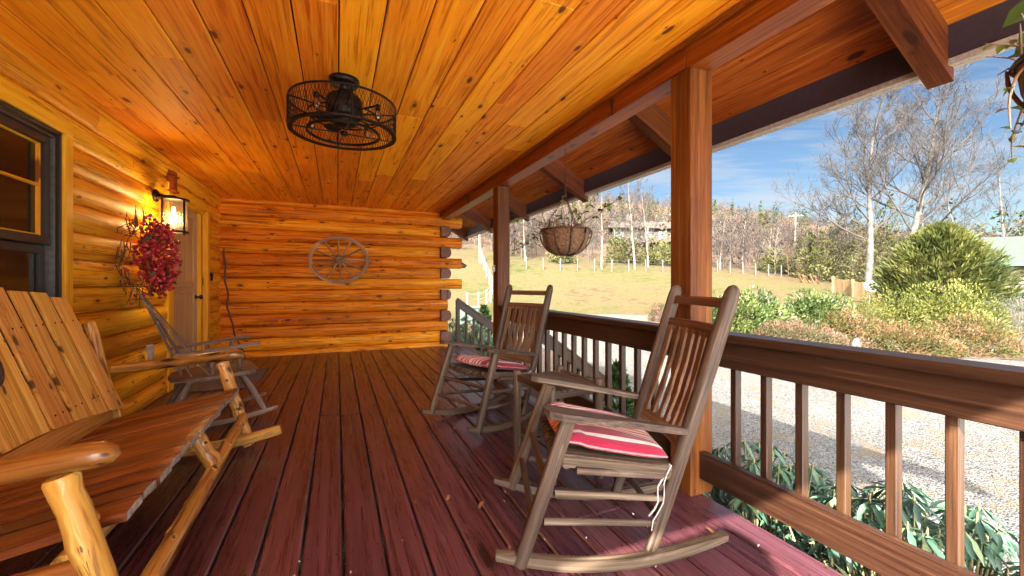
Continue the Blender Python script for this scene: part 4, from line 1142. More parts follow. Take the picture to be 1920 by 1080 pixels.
# ================================================================== HANGING BASKETS
LEAFB = leafmat('basket_leaf', [(0, (.05, .08, .015)), (.45, (.13, .19, .03)), (.75, (.22, .22, .05)), (1, (.25, .10, .03))], .45, .4)
def basket(x, y, zr, rad, depth, label, ztop, trail, ls=1.0, nst=130):
    T = thing('hanging_basket', label, 'hanging basket', (x, y, ztop), 'hanging baskets')
    o = Vector((x, y, 0)); mb = MB()
    N = 40; prof = [(.0, 0), (.35, .02), (.62, .10), (.82, .30), (.93, .6), (1.0, 1.0), (1.04, 1.05), (.97, 1.02), (.90, .85), (.0, .82)]
    vs = []; fs = []; wc = []
    for (r, t) in prof:
        for k in range(N):
            a = 2 * math.pi * k / N; q = 1 + .035 * abs(math.sin(a * 5)) * (1 if t < .98 else .2)
            vs.append((x + math.cos(a) * r * rad * q, y + math.sin(a) * r * rad * q, zr - depth + t * depth)); wc.append((a * .3, t, r))
    for i in range(len(prof) - 1):
        for k in range(N):
            k2 = (k + 1) % N; fs.append((i * N + k, i * N + k2, (i + 1) * N + k2, (i + 1) * N + k))
    mb.add(vs, fs, wc, 0, True); mb.build('liner', M['fibre'], T)
    mb = MB()
    mb.tube([o + V(rad * 1.04 * math.cos(a), rad * 1.04 * math.sin(a), zr) for a in np.linspace(0, 2 * math.pi, 41)], .006, 6, cap=False)
    for k in range(10):
        a = 2 * math.pi * k / 10; pts = []
        for t in np.linspace(0, 1, 9):
            r = rad * 1.07 * (.12 + .9 * math.sin(t * math.pi / 2) ** .8) ; z = zr - depth * 1.02 + t ** 1.6 * depth
            pts.append(o + V(r * math.cos(a), r * math.sin(a), z))
        pts += [o + V(rad * (1.02 - .05 * q) * math.cos(a + .09 * q), rad * (1.02 - .05 * q) * math.sin(a + .09 * q), zr - .01 - .02 * q) for q in (1, 2)]
        mb.tube(pts, .0055, 5, cap=False)
    mb.build('wire_frame', M['chain'], T)
    mb = MB(); zj = zr + (ztop - zr) * .42
    def chain(a, b):
        a, b = Vector(a), Vector(b); L = (b - a).length; n = max(3, int(L / .022)); d, s, u = frame(b - a)
        for i in range(n):
            c = a.lerp(b, (i + .5) / n); w = s if i % 2 else u
            mb.tube([c + d * .015 * math.cos(q) + w * .0065 * math.sin(q) for q in np.linspace(0, 2 * math.pi, 7)], .0024, 4, cap=False)
    for k in range(3):
        a = 2 * math.pi * k / 3 + .5; chain(o + V(rad * math.cos(a), rad * math.sin(a), zr), o + V(0, 0, zj))
    chain(o + V(0, 0, zj), o + V(0, 0, ztop - .03)); chain(o + V(.006, .004, zj - .03), o + V(.004, 0, zj + .2))
    mb.tube([o + V(0, 0, ztop), o + V(0, 0, ztop - .025), o + V(.012, 0, ztop - .035), o + V(0, 0, ztop - .05), o + V(-.01, 0, ztop - .04)], .004, 6)
    mb.build('chain', M['chain'], T)
    st_ = MB(); lf = MB()
    for (a, L, dz_, n) in trail:
        p = o + V(rad * .5 * math.cos(a), rad * .5 * math.sin(a), zr + .01); d = V(math.cos(a), math.sin(a), .55).normalized(); pts = [p]
        for i in range(9):
            d = (d + V(rng.uniform(-.15, .15), rng.uniform(-.15, .15), dz_ * .12 + rng.uniform(-.08, .08))).normalized(); p = p + d * L / 9; pts.append(p)
        st_.tube(pts, [.0035] * 6 + [.003, .0025, .002, .0015], 5, cap=False)
        for q in range(n):
            b = pts[rng.randint(4, 9)]
            lf.leaf(b, (rng.uniform(-1, 1), rng.uniform(-1, 1), rng.uniform(-.8, .6)), (rng.uniform(-.4, .4), rng.uniform(-.4, .4), 1), rng.uniform(.035, .06) * ls, rng.uniform(.028, .045) * ls, curl=.2)
    for q in range(nst):
        a = rng.uniform(0, 6.28); r = rad * math.sqrt(rng.random()) * 1.05; b = o + V(r * math.cos(a), r * math.sin(a), zr - .02 + rng.uniform(0, .05))
        d = V(rng.uniform(-1, 1), rng.uniform(-1, 1), rng.uniform(-.1, 1.1)).normalized(); L = rng.uniform(.05, .17)
        st_.tube([b, b + d * L * .5 + V(0, 0, .01), b + d * L], [.003, .0025, .0012], 4, cap=False)
    for q in range(34):
        a = rng.uniform(0, 6.28); r = rad * math.sqrt(rng.random()); b = o + V(r * math.cos(a), r * math.sin(a), zr + rng.uniform(.0, .12))
        lf.leaf(b, (rng.uniform(-1, 1), rng.uniform(-1, 1), rng.uniform(-.4, .8)), (rng.uniform(-.4, .4), rng.uniform(-.4, .4), 1), rng.uniform(.035, .065), rng.uniform(.03, .045))
    st_.build('stems', wood('dry_stem', (.14, .10, .06), (.3, .23, .15), (.5, .42, .32), knot=0, rough=.8), T)
    lf.build('leaves', LEAFB, T)
    return T
basket(1.725, 2.93, 1.52, .195, .20, 'coco-lined hanging basket of dry vines between the two porch posts', BZ, [(.6, .42, -.9, 7), (-1.2, .5, -.6, 9), (-1.0, .42, .2, 8), (-1.4, .36, .5, 6), (1.7, .55, -1.2, 9), (1.9, .45, -.8, 6), (1.3, .3, .4, 4), (-2.2, .3, .3, 3)])
b2 = basket(1.735, .33, 1.66, .165, .17, 'wire hanging basket with trailing dry vines at the right edge of the porch', BZ, [(1.9, .16, .1, 4), (2.2, .26, -3.4, 5), (1.2, .30, -3.2, 6), (1.0, .22, -2.6, 4), (-1.5, .5, -1.5, 6)], .55, 36)
mb = MB()
tv = [V(1.735, .33, 1.70), V(1.74, .38, 1.80), V(1.745, .44, 1.86), V(1.75, .47, 1.87)]
mb.tube(tv, [.004, .003, .0025, .002], 5, cap=False)
bl = b2
mb.leaf((1.75, .42, 1.855), (.1, 1, -.25), (.5, .2, 1), .12, .07, curl=.1); mb.leaf((1.75, .40, 1.79), (.1, 1, -.5), (.5, .2, .9), .13, .075, curl=.1)
mb.build('broad_leaf', LEAFB, bl)
# birdhouse-like ornament on a log end
mb = MB(); mb.box(2.075, 2.13, 7.15, 7.22, 1.37, 1.44, 'z', .008); mb.bar((2.06, 7.185, 1.475), (2.115, 7.185, 1.44), .09, .012); mb.bar((2.10, 7.185, 1.45), (2.16, 7.185, 1.42), .09, .012)
mb.rod((2.13, 7.185, 1.40), (2.15, 7.185, 1.40), .014, n=8)
o = mb.build('birdhouse', M['stick']); tag(o, 'tiny dark birdhouse fixed to the end of a protruding wall log', 'birdhouse')

# tiny pale seeds and bits caught along the deck seams
mb = MB()
for i in range(420):
    x = .025 + .156 * rng.randint(-8, 10) + rng.gauss(0, .012 if rng.random() < .7 else .06); y = rng.uniform(.9, 6.8); s = rng.uniform(.002, .0055)
    if not -1.45 < x < 1.7: continue
    a_ = rng.uniform(0, 6.28); d = V(math.cos(a_), math.sin(a_), rng.uniform(0, .5)); mb.leaf((x, y, .002), d, (0, 0, 1), s * 2.6, s * 1.5, curl=-.2)
o = mb.build('leaf_litter', plain('pale_bits', (.42, .34, .27), .9, nz=.5)); tag(o, 'tiny pale seeds and leaf bits scattered along the deck seams', 'litter', kind='stuff')
# ================================================================== GROUND, HILL, SKY
GZ = -.85
azs = [-40, 0, 15, 25, 40, 49, 56, 62, 70, 95, 140]
zf_ = [4.5, 4.8, 4.4, 3.4, 2.6, 2.1, 1.2, .45, -.2, -.4, -.6]
els = [13, 13, 12.6, 12.0, 10.4, 8.7, 7.4, 6.0, 3.8, 2.6, 2.0]
def smooth(t): t = np.clip(t, 0, 1); return t * t * (3 - 2 * t)
def ground_z(x, y):
    x = np.asarray(x, dtype=float); y = np.asarray(y, dtype=float)
    r = np.hypot(x, y); az = np.degrees(np.arctan2(x, y))
    zf = np.interp(az, azs, zf_); zr = np.tan(np.radians(np.interp(az, azs, els))) * 230
    z = GZ + (zf - GZ) * np.clip((r - 27) / 21, 0, 1) ** 1.3
    h = np.clip((r - 48) / 182, 0, 1)
    bump = 3.0 * np.sin(x * .021 + 1) * np.cos(y * .017) + 1.6 * np.sin(x * .05 + y * .043)
    z = z + (zr - zf) * (h ** 1.15) + bump * h * (1 - .3 * h)
    z = z - np.clip((r - 232) / 200, 0, 1) * zr * .8
    return z
def gz(x, y): return float(ground_z(x, y))
rr = np.concatenate([np.linspace(0, 24, 13), np.linspace(26, 60, 26), np.linspace(65, 240, 40), np.linspace(260, 900, 10)])
aa = np.radians(np.linspace(-180, 180, 181))
A, RR = np.meshgrid(aa, rr); X, Y = RR * np.sin(A), RR * np.cos(A)
edge = np.abs(np.degrees(A)); Zg = ground_z(X, Y)
fade = smooth((150 - edge) / 40) * smooth((np.degrees(A) + 75) / 40)
Zg = GZ + (Zg - GZ) * np.where(RR < 27, 1, fade)
v = np.stack([X, Y, Zg], -1).reshape(-1, 3); nA = len(aa)
ii, jj = np.meshgrid(np.arange(len(rr) - 1), np.arange(nA - 1), indexing='ij')
f = np.stack([ii * nA + jj, (ii + 1) * nA + jj, (ii + 1) * nA + jj + 1, ii * nA + jj + 1], -1).reshape(-1, 4)[:, ::-1]
def groundmat():
    m, nt, bs = newmat('field_grass'); t = NT(nt)
    g = t.n('ShaderNodeNewGeometry').outputs['Position']
    n1, _ = t.noise(g, .12, 5, .6); n2, _ = t.noise(g, 1.3, 5, .65); n3, _ = t.noise(g, 9, 5, .75)
    s = t.math('ADD', t.math('MULTIPLY', n1, .45), t.math('MULTIPLY', n2, .55))
    c = t.ramp(s, [(.34, (.040, .027, .014)), (.45, (.064, .047, .024)), (.53, (.052, .047, .019)), (.64, (.026, .033, .009))])
    vl = t.math('MULTIPLY_ADD', n3, 1.9, .05)
    hv = t.n('ShaderNodeHueSaturation'); t.l(c, hv.inputs['Color']); t.l(vl, hv.inputs['Value'])
    ln_ = t.n('ShaderNodeVectorMath', operation='LENGTH'); t.l(g, ln_.inputs[0])
    far = t.math('MULTIPLY', t.math('SUBTRACT', ln_.outputs['Value'], 52, clamp=False), .08, clamp=True)
    wood_ = t.ramp(n2, [(.35, (0.04406, 0.02851, 0.0197)), (.65, (0.08294, 0.05962, 0.04147))])
    t.l(t.mix(far, hv.outputs[0], wood_), bs.inputs['Base Color'])
    bs.inputs['Roughness'].default_value = .95; bs.inputs['Specular IOR Level'].default_value = .05
    t.bump(n3, .9, .06, bs)
    return m
go = np_link('ground', v, f, groundmat(), None, smooth=True); tag(go, 'grass field rising to a wooded hill', 'ground', kind='structure')

def gravelmat():
    m, nt, bs = newmat('gravel'); t = NT(nt)
    g = t.n('ShaderNodeNewGeometry').outputs['Position']
    vo = t.n('ShaderNodeTexVoronoi', feature='F1'); t.l(g, vo.inputs['Vector']); vo.inputs['Scale'].default_value = 62
    sp = t.n('ShaderNodeSeparateColor'); t.l(vo.outputs['Color'], sp.inputs[0])
    c = t.ramp(sp.outputs[0], [(0, (0.02071, 0.02071, 0.02155)), (.3, (0.058, 0.05717, 0.05717)), (.6, (0.09743, 0.09531, 0.0932)), (.9, (0.1367, 0.1326, 0.1243)), (1, (0.1118, 0.08703, 0.06214))])
    n1, _ = t.noise(g, .5, 4, .6); n2, _ = t.noise(g, 3.2, 4, .65)
    c2 = t.mix(t.ramp(n2, [(.49, (0, 0, 0)), (.66, (.85, .85, .85))]), c, (.10, .075, .047))
    hv = t.n('ShaderNodeHueSaturation'); t.l(c2, hv.inputs['Color']); t.l(t.math('MULTIPLY_ADD', n1, .9, .52), hv.inputs['Value'])
    t.l(hv.outputs[0], bs.inputs['Base Color']); bs.inputs['Roughness'].default_value = .9; bs.inputs['Specular IOR Level'].default_value = .15
    t.bump(t.math('SUBTRACT', .6, vo.outputs['Distance']), 1.0, .02, bs)
    return m
def blob_sheet(name, pts, z, mat, jit=.25, th=.0):
    n = len(pts); out = []
    for i in range(n):
        p0, p1, p2, p3 = [Vector(pts[(i + k - 1) % n]) for k in range(4)]
        for q in range(6):
            t = q / 6
            c = .5 * ((2 * p1) + (p2 - p0) * t + (2 * p0 - 5 * p1 + 4 * p2 - p3) * t * t + (3 * p1 - p0 - 3 * p2 + p3) * t ** 3)
            out.append((c.x + rng.uniform(-jit, jit), c.y + rng.uniform(-jit, jit), z))
    o = link(name, out, [tuple(range(len(out)))], mat)
    if o.data.polygons[0].normal.z < 0: o.data.flip_normals()
    return o
dr = blob_sheet('driveway', [(3.0, -16), (2.6, 0), (3.0, 4), (4.2, 8), (6.6, 14.5), (8.6, 19.5), (12.5, 25), (17, 26), (21.5, 22), (24, 15), (26, 6), (40, -2), (40, -16)], GZ + .012, gravelmat())
tag(dr, 'pale grey gravel driveway', 'driveway', kind='structure')
bed = blob_sheet('planting_bed', [(10.2, 9.6), (12.8, 7.3), (15.2, 5.0), (18.5, 3.6), (23, 4.5), (26, 9), (24, 15), (19, 18.5), (14, 18.5), (11, 14)], GZ + .024, M['mulch'], .15)
tag(bed, 'brown mulch bed under the round shrubs', 'planting bed', kind='structure')
b3 = blob_sheet('foundation_bed', [(2.0, -4), (2.0, 4.3), (3.3, 4.3), (3.45, 1.5), (3.3, -4)], GZ + .020, M['mulch'], .06); tag(b3, 'mulch bed along the porch', 'planting bed', kind='structure')
pad = blob_sheet('bounce_pad', [(-7, -15), (-7, -1.9), (2.2, -1.9), (8.5, -1.9), (8.5, -15)], GZ + .032, plain('pale_bounce', (.50, .49, .46), .8, nz=.1, scale=3, bump=.2), .03); tag(pad, 'added pale pad, unseen behind the camera, bouncing light into the porch', 'pad', kind='structure')  # added out of view to bounce sunlight up to the ceiling
b4 = blob_sheet('corner_bed', [(1.9, 7.2), (4.0, 7.0), (5.6, 9.5), (4.6, 13), (2, 12)], GZ + .020, M['mulch'], .1); tag(b4, 'mulch bed past the steps', 'planting bed', kind='structure')

# ---------------------------------------------------------------- foliage builders (numpy)
def unit(a): return a / np.maximum(1e-9, np.linalg.norm(a, axis=-1, keepdims=True))
def leaf_quads(p, d, nrm, L, W, fold=.0):
    """rhombic leaves: base, side, tip, side"""
    s = unit(np.cross(d, nrm)); n2 = unit(np.cross(s, d))
    L = L[:, None]; W = W[:, None]
    a = p; b = p + d * L * .45 + s * W * .5 + n2 * W * fold; c = p + d * L; e = p + d * L * .45 - s * W * .5 + n2 * W * fold
    v = np.stack([a, b, c, e], 1).reshape(-1, 3)
    f = np.arange(len(p) * 4).reshape(-1, 4)
    return v, f
def mound(name, label, cat, x, y, rx, ry, h, n, L, W, mat, lump=.20, upb=.6, group=None, z0=None, stems=True, inner=.55, spray=0.0, tone=(0, 1), shape=.5, rz=0):
    z0 = gz(x, y) if z0 is None else z0
    n = int(n * 2.3); W = W * 1.25
    T = thing(name, label, cat, (x, y, z0), group)
    u = nrg.normal(size=(n, 3)); u[:, 2] = np.abs(u[:, 2]) * 1.0 - .18; u = unit(u)
    k1, k2, ph = nrg.uniform(2, 4), nrg.uniform(4, 7), nrg.uniform(0, 6, 4)
    az = np.arctan2(u[:, 1], u[:, 0])
    lumps = 1 + lump * (np.sin(az * k1 + ph[0]) * .5 + np.sin(az * k2 + ph[1]) * np.cos(u[:, 2] * 5 + ph[2]) * .5 + .4 * np.sin(u[:, 2] * 9 + az * 3 + ph[3]))
    rad = lumps * (1 - (1 - inner) * nrg.random(n) ** 2.2)
    p = u * rad[:, None] * np.array([rx, ry, h * .92]); p[:, 2] = np.maximum(p[:, 2] + h * .10, .03 + nrg.random(n) * .1)
    c, s_ = math.cos(rz), math.sin(rz); p[:, :2] = np.stack([p[:, 0] * c - p[:, 1] * s_, p[:, 0] * s_ + p[:, 1] * c], -1)
    d = unit(u * np.array([1, 1, .6]) + nrg.normal(size=(n, 3)) * .55 + np.array([0, 0, upb]))
    nr = unit(u + nrg.normal(size=(n, 3)) * .5)
    Ls = L * nrg.uniform(.6, 1.25, n); Ws = W * nrg.uniform(.7, 1.2, n)
    v, f = leaf_quads(p, d, nr, Ls, Ws, .12)
    # clumps of tone: patchy over the surface, never following the shade
    cl = .5 + .28 * np.sin(p[:, 0] * 5 / rx + ph[1]) * np.sin(p[:, 1] * 4 / ry + ph[2]) + .16 * np.sin(p[:, 2] * 8 / h + ph[0] + p[:, 0] * 3)
    rn = np.clip(cl + nrg.normal(size=n) * .2, 0, 1) * (tone[1] - tone[0]) + tone[0]
    v = v + np.array([x, y, z0])
    np_link('foliage', v, f, mat, T, np.repeat(rn, 4))
    if stems:
        mb = MB()
        for i in range(9):
            a = rng.uniform(0, 6.28); e = V(rx * .75 * math.cos(a), ry * .75 * math.sin(a), h * rng.uniform(.4, .75)); b = V(x + e.x * .1, y + e.y * .1, z0 - .03)
            mb.tube([b, b + e * .5 + V(0, 0, .05), b + e], [.02, .014, .006], 5, cap=False)
        mb.build('stems', M['bark2'], T)
    return T
G = {
 'green': leafmat('rhodo_green', [(0, (0.01348, 0.02696, 0.005391)), (.4, (0.02965, 0.04852, 0.009432)), (.75, (0.05931, 0.07819, 0.01617)), (1, (0.09706, 0.1079, 0.02965))], .45, .35),
 'yellow': leafmat('azalea_yellow_green', [(0, (0.02696, 0.03235, 0.005391)), (.4, (0.05931, 0.06739, 0.01079)), (.75, (0.09706, 0.09706, 0.01887)), (1, (0.1294, 0.1159, 0.03504))], .6, .2),
 'rust': leafmat('azalea_rust', [(0, (.024, .032, .008)), (.3, (.056, .056, .014)), (.6, (.090, .050, .022)), (.85, (.12, .066, .03)), (1, (.155, .10, .060))], .7, .15),
 'pink': leafmat('azalea_pinkish', [(0, (.030, .036, .012)), (.4, (.062, .050, .022)), (.7, (.095, .048, .032)), (1, (.14, .085, .065))], .7, .15),
 'silver': leafmat('silver_twigs', [(0, (0.04313, 0.04044, 0.03235)), (.5, (0.08899, 0.08626, 0.07279)), (1, (0.1482, 0.1456, 0.1267))], .8, .1),
 'conif': leafmat('golden_conifer', [(0, (0.0104, 0.01769, 0.004162)), (.4, (0.03017, 0.03745, 0.007283)), (.7, (0.05462, 0.05982, 0.0104)), (1, (0.09104, 0.08585, 0.02081))], .6, .2),
 'dark': leafmat('dark_evergreen', [(0, (0.0108, 0.0270, 0.0090)), (.5, (0.0315, 0.0675, 0.0180)), (1, (0.0720, 0.1260, 0.0315))], .5, .3),
 'rhodo': leafmat('winter_rhododendron', [(0, (.020, .050, .034)), (.5, (.048, .105, .066)), (.85, (.09, .165, .10)), (1, (.20, .24, .10))], .48, .35, .12),
}
# shrubs in the island bed: (px, depth, rx, ry, height, n, material, label)
S = [
 (1405, 14.2, 1.25, 1.1, 1.55, 3400, .15, .045, 'green', 'glossy green rhododendron mound at the left end of the shrub bed', 'shrub'),
 (1530, 14.6, 1.3, 1.1, 1.50, 3400, .15, .045, 'green', 'green rhododendron mound second from the left in the shrub bed', 'shrub'),
 (1340, 16.5, .9, .8, 1.45, 1800, .12, .03, 'pink', 'reddish shrub peeping over the left-hand rhododendron mounds', 'shrub'),
 (1490, 12.2, 1.25, .9, .78, 3000, .10, .022, 'pink', 'low pinkish brown azalea in front of the green mounds', 'shrub'),
 (1595, 13.2, .95, .85, 1.05, 2600, .10, .022, 'rust', 'reddish azalea mound above the pale rock', 'shrub'),
 (1660, 14.8, 1.2, 1.0, 1.50, 2600, .10, .024, 'yellow', 'pale yellow-green airy azalea between the mounds', 'shrub'),
 (1700, 11.3, 1.0, .8, .80, 2800, .10, .022, 'rust', 'green and pink azalea low in front, right of the pale rock', 'shrub'),
 (1775, 14.2, 1.5, 1.2, 1.78, 4200, .13, .034, 'yellow', 'large bright yellow-green mound below the big conifer', 'shrub'),
 (1815, 11.3, 1.05, .9, .98, 3200, .10, .022, 'rust', 'orange-tinted azalea mound at the right end of the front row', 'shrub'),
 (1905, 14.0, 1.0, .9, 1.38, 2600, .14, .012, 'silver', 'silvery bare-twigged shrub at the right edge below the cabin', 'shrub'),
 (1238, 21.0, .55, .5, .9, 700, .12, .03, 'pink', 'small brown shrub alone beside the gravel, left of the near post', 'shrub'),
]
for (px, D, rx, ry, h, n, L, W, mt, lb, ct) in S:
    x, y = loc(px, D); mound('azalea' if mt in ('rust', 'pink', 'yellow') else 'shrub', lb, ct, x, y, rx, ry, h, n, L, W, G[mt], group='shrubs in the island bed' if D < 20 else None, rz=-.9)
# big golden conifer
def conifer(name, label, x, y, R0, h, n, L, W, mat, z0=None, peak=1.5):
    z0 = gz(x, y) if z0 is None else z0
    T = thing(name, label, 'conifer', (x, y, z0))
    nb = int(n / 26); P = []; Dd = []
    for b in range(nb):
        t = (b + .5) / nb; a = b * 2.399963 + rng.uniform(-.3, .3)
        tt = 1 - (1 - t) ** 1.0; zb_ = h * .03 + h * .93 * tt ** 1.15
        prof = (math.sin(min(1, (tt + .14) * 1.5) * math.pi / 2)) * (1 - tt ** peak) ** .85
        Rr = R0 * prof * rng.uniform(.78, 1.08); lift = .35 + 1.1 * tt
        e = np.array([math.cos(a), math.sin(a), lift]); e /= np.linalg.norm(e)
        s0 = rng.uniform(.35, .6)
        for q in range(26):
            s = s0 + (1 - s0) * (q / 25) ** .8
            p = np.array([math.cos(a) * Rr * s, math.sin(a) * Rr * s, zb_ - .22 * Rr + lift * Rr * s * .30])
            sp = (1.05 - s) * .5 + .10
            p += nrg.normal(size=3) * np.array([sp, sp, sp * .6]) * R0 * .10
            P.append(p); Dd.append(e + nrg.normal(size=3) * .34)
    P = np.array(P); Dd = unit(np.array(Dd)); n = len(P); P[:, 2] = np.maximum(P[:, 2], .03)
    ph = nrg.uniform(0, 6, 3); cl = .5 + .22 * np.sin(P[:, 0] * 2.2 + ph[0]) * np.sin(P[:, 2] * 2.6 + ph[1]) + .12 * np.sin(P[:, 1] * 4 + ph[2])
    rn = np.clip(cl + nrg.normal(size=n) * .18, 0, 1)
    v, f = leaf_quads(P + np.array([x, y, z0]), Dd, unit(nrg.normal(size=(n, 3))), L * nrg.uniform(.6, 1.3, n), W * nrg.uniform(.7, 1.3, n), .15)
    np_link('foliage', v, f, mat, T, np.repeat(rn, 4))
    mb = MB(); mb.tube([(x, y, z0 - .05), (x, y, z0 + h * .5), (x, y, z0 + h * .9)], [R0 * .05, R0 * .03, R0 * .008], 7); mb.build('trunk', M['bark2'], T)
    return T
x, y = loc(1764, 17.5); conifer('conifer', 'broad bright yellow-green conifer rising behind the round shrubs', x, y, 2.4, 4.5, 21000, .33, .05, G['conif'], peak=2.7)
x, y = loc(908, 10.2); conifer('conifer', 'small dark green conical conifer past the steps, left of the far post', x, y, .42, 1.42, 2600, .10, .03, G['dark'])
conifer('conifer', 'small green conical conifer at the foot of the railing balusters', 2.72, 3.55, .33, 1.10, 2200, .09, .028, G['dark'])

# rhododendrons with drooping winter leaves against the porch
def rhodo(label, x, y, r, h, nw, seed, z0=GZ):
    T = thing('rhododendron', label, 'rhododendron', (x, y, z0), 'drooping rhododendrons by the porch')
    st_ = MB(); lf = MB()
    for i in range(int(nw * 3)):
        a = rng.uniform(0, 6.28); q = math.sqrt(rng.random()); px_, py_ = r * q * math.cos(a), r * q * math.sin(a)
        zt_ = h * (1 - .42 * q * q) * rng.uniform(.62, 1.06)
        tip = V(x + px_, y + py_, z0 + zt_); b = V(x + px_ * .3, y + py_ * .3, z0)
        st_.tube([b, b.lerp(tip, .6) + V(px_, py_, 0) * .12, tip], [.008, .006, .0045], 5, cap=False, rnd=rng.random())
        st_.rod(tip, tip + V(0, 0, .03), .006, .003, 6)
        nl = rng.randint(6, 9); ph = rng.uniform(0, 6)
        for k in range(nl):
            an = ph + 6.283 * k / nl + rng.uniform(-.25, .25); dr_ = rng.uniform(-.95, -.1)
            d = V(math.cos(an), math.sin(an), dr_)
            lf.leaf(tip + V(math.cos(an), math.sin(an), 0) * .012 + V(0, 0, .005), d, (0, 0, 1), rng.uniform(.085, .135), rng.uniform(.022, .034), curl=rng.uniform(.1, .35))
    st_.build('stems', M['gs'], T)
    lf.build('leaves', G['rhodo'], T)
    return T
M['gs'] = wood('green_stem', (.16, .13, .06), (.26, .22, .10), (.36, .32, .16), knot=0, rough=.7)
for (x, y, r, h, nw, lb) in [(2.62, .25, .55, .92, 66, 'drooping rhododendron below the right end of the railing'), (2.55, 1.05, .55, .92, 68, 'drooping rhododendron below the middle of the right railing'), (2.55, 1.85, .52, .86, 60, 'drooping rhododendron outside the near post'),
                        (2.5, 2.65, .42, .72, 44, 'drooping rhododendron between the near post and the small conifer')]:
    rhodo(lb, x, y, r, h, nw, 1)
for (px, D, r, h, nw, lb) in [(868, 8.6, .55, 1.25, 70, 'dark rhododendron behind the stair railing, next to the log ends'), (905, 8.9, .5, 1.0, 60, 'dark rhododendron behind the stair railing, below the small conical conifer')]:
    x, y = loc(px, D); rhodo(lb, x, y, r, h, nw, 2)
# pale rock
def rock(px, D, sx, sy, sz, label, name='rock'):
    x, y = loc(px, D); z = gz(x, y); mb = MB(); N = 16; vs = []; fs = []; K = 9
    ph = [rng.uniform(0, 6) for _ in range(4)]
    for i in range(K + 1):
        th = math.pi * i / K
        for k in range(N):
            a = 2 * math.pi * k / N; q = 1 + .18 * math.sin(3 * a + ph[0]) * math.sin(2 * th + ph[1]) + .10 * math.sin(5 * a + ph[2] + 4 * th)
            vs.append((x + sx * q * max(1e-3, math.sin(th)) * math.cos(a), y + sy * q * max(1e-3, math.sin(th)) * math.sin(a), z + sz * .3 - sz * q * math.cos(th)))
    for i in range(K):
        for k in range(N): fs.append((i * N + k, i * N + (k + 1) % N, (i + 1) * N + (k + 1) % N, (i + 1) * N + k))
    mb.add(vs, fs, None, 0, True); o = mb.build(name, M['rock']); tag(o, label, 'rock')
rock(1618, 12.0, .42, .32, .28, 'pale boulder in front of the azaleas')
rock(893, 21, .4, .3, .25, 'pale stone on the bank beside the green utility box')

# ---------------------------------------------------------------- bare trees
def grow_tree(x, y, z, h, r0, lean=(0, 0), nl=13, seed=0, sub=(8, 6, 4), spread=.55, start=.3, upturn=.5):
    """polylines of one bare tree"""
    rg = np.random.default_rng(seed); out = []
    def line(p, d, L, r, n, up, wig, r1=.35):
        pts = [p.copy()]; rr_ = [r]
        for i in range(n):
            d = unit(d + rg.normal(size=3) * wig + np.array([0, 0, up])); p = p + d * L / n; pts.append(p.copy()); rr_.append(r * (1 - (1 - r1) * (i + 1) / n))
        return pts, rr_, d
    tr, rt, _ = line(np.array([x, y, z - .1]), unit(np.array([lean[0], lean[1], 1.0])), h, r0, 12, .05, .045, .12)
    out.append((tr, rt, 7))
    def at(pl, rl, t):
        k = t * (len(pl) - 1); i = min(int(k), len(pl) - 2); w = k - i
        return pl[i] * (1 - w) + pl[i + 1] * w, rl[i] * (1 - w) + rl[i + 1] * w, unit(pl[i + 1] - pl[i])
    ph = rg.uniform(0, 6)
    for k in range(nl):
        t = start + (.98 - start) * (k + rg.random() * .7) / nl; p, r, dt = at(tr, rt, t); a = ph + k * 2.4 + rg.normal() * .3
        d = unit(np.array([math.cos(a), math.sin(a), .55 + .7 * t + rg.normal() * .15]))
        L = h * spread * (1.08 - t * .72) * rg.uniform(.75, 1.1)
        l1, r1_, _ = line(p, d, L, min(r * .55, r0 * .26), 7, .07 * upturn * 2, .11, .25); out.append((l1, r1_, 5))
        for j in range(sub[0]):
            t2 = .22 + .76 * (j + rg.random()) / sub[0]; p2, rr2, d2 = at(l1, r1_, t2); d2 = unit(d2 + rg.normal(size=3) * .62 + np.array([0, 0, .22])); L2 = L * (.52 - .28 * t2) * rg.uniform(.7, 1.2)
            l2, r2_, _ = line(p2, d2, L2, max(.02, rr2 * .6), 5, .08, .13, .35); out.append((l2, r2_, 4))
            for i in range(sub[1]):
                t3 = .2 + .8 * (i + rg.random()) / sub[1]; p3, rr3, d3 = at(l2, r2_, t3); d3 = unit(d3 + rg.normal(size=3) * .6 + np.array([0, 0, .25])); L3 = L2 * .5 * rg.uniform(.6, 1.2)
                l3, r3_, _ = line(p3, d3, L3, max(.015, rr3 * .6), 3, .08, .14, .5); out.append((l3, r3_, 3))
                for q in range(sub[2]):
                    t4 = .25 + .75 * (q + rg.random()) / sub[2]; p4, rr4, d4 = at(l3, r3_, t4); d4 = unit(d4 + rg.normal(size=3) * .6 + np.array([0, 0, .2]))
                    l4, r4_, _ = line(p4, d4, L3 * .55 * rg.uniform(.6, 1.2), .012, 2, .05, .12, .6); out.append((l4, r4_, 3))
    return out
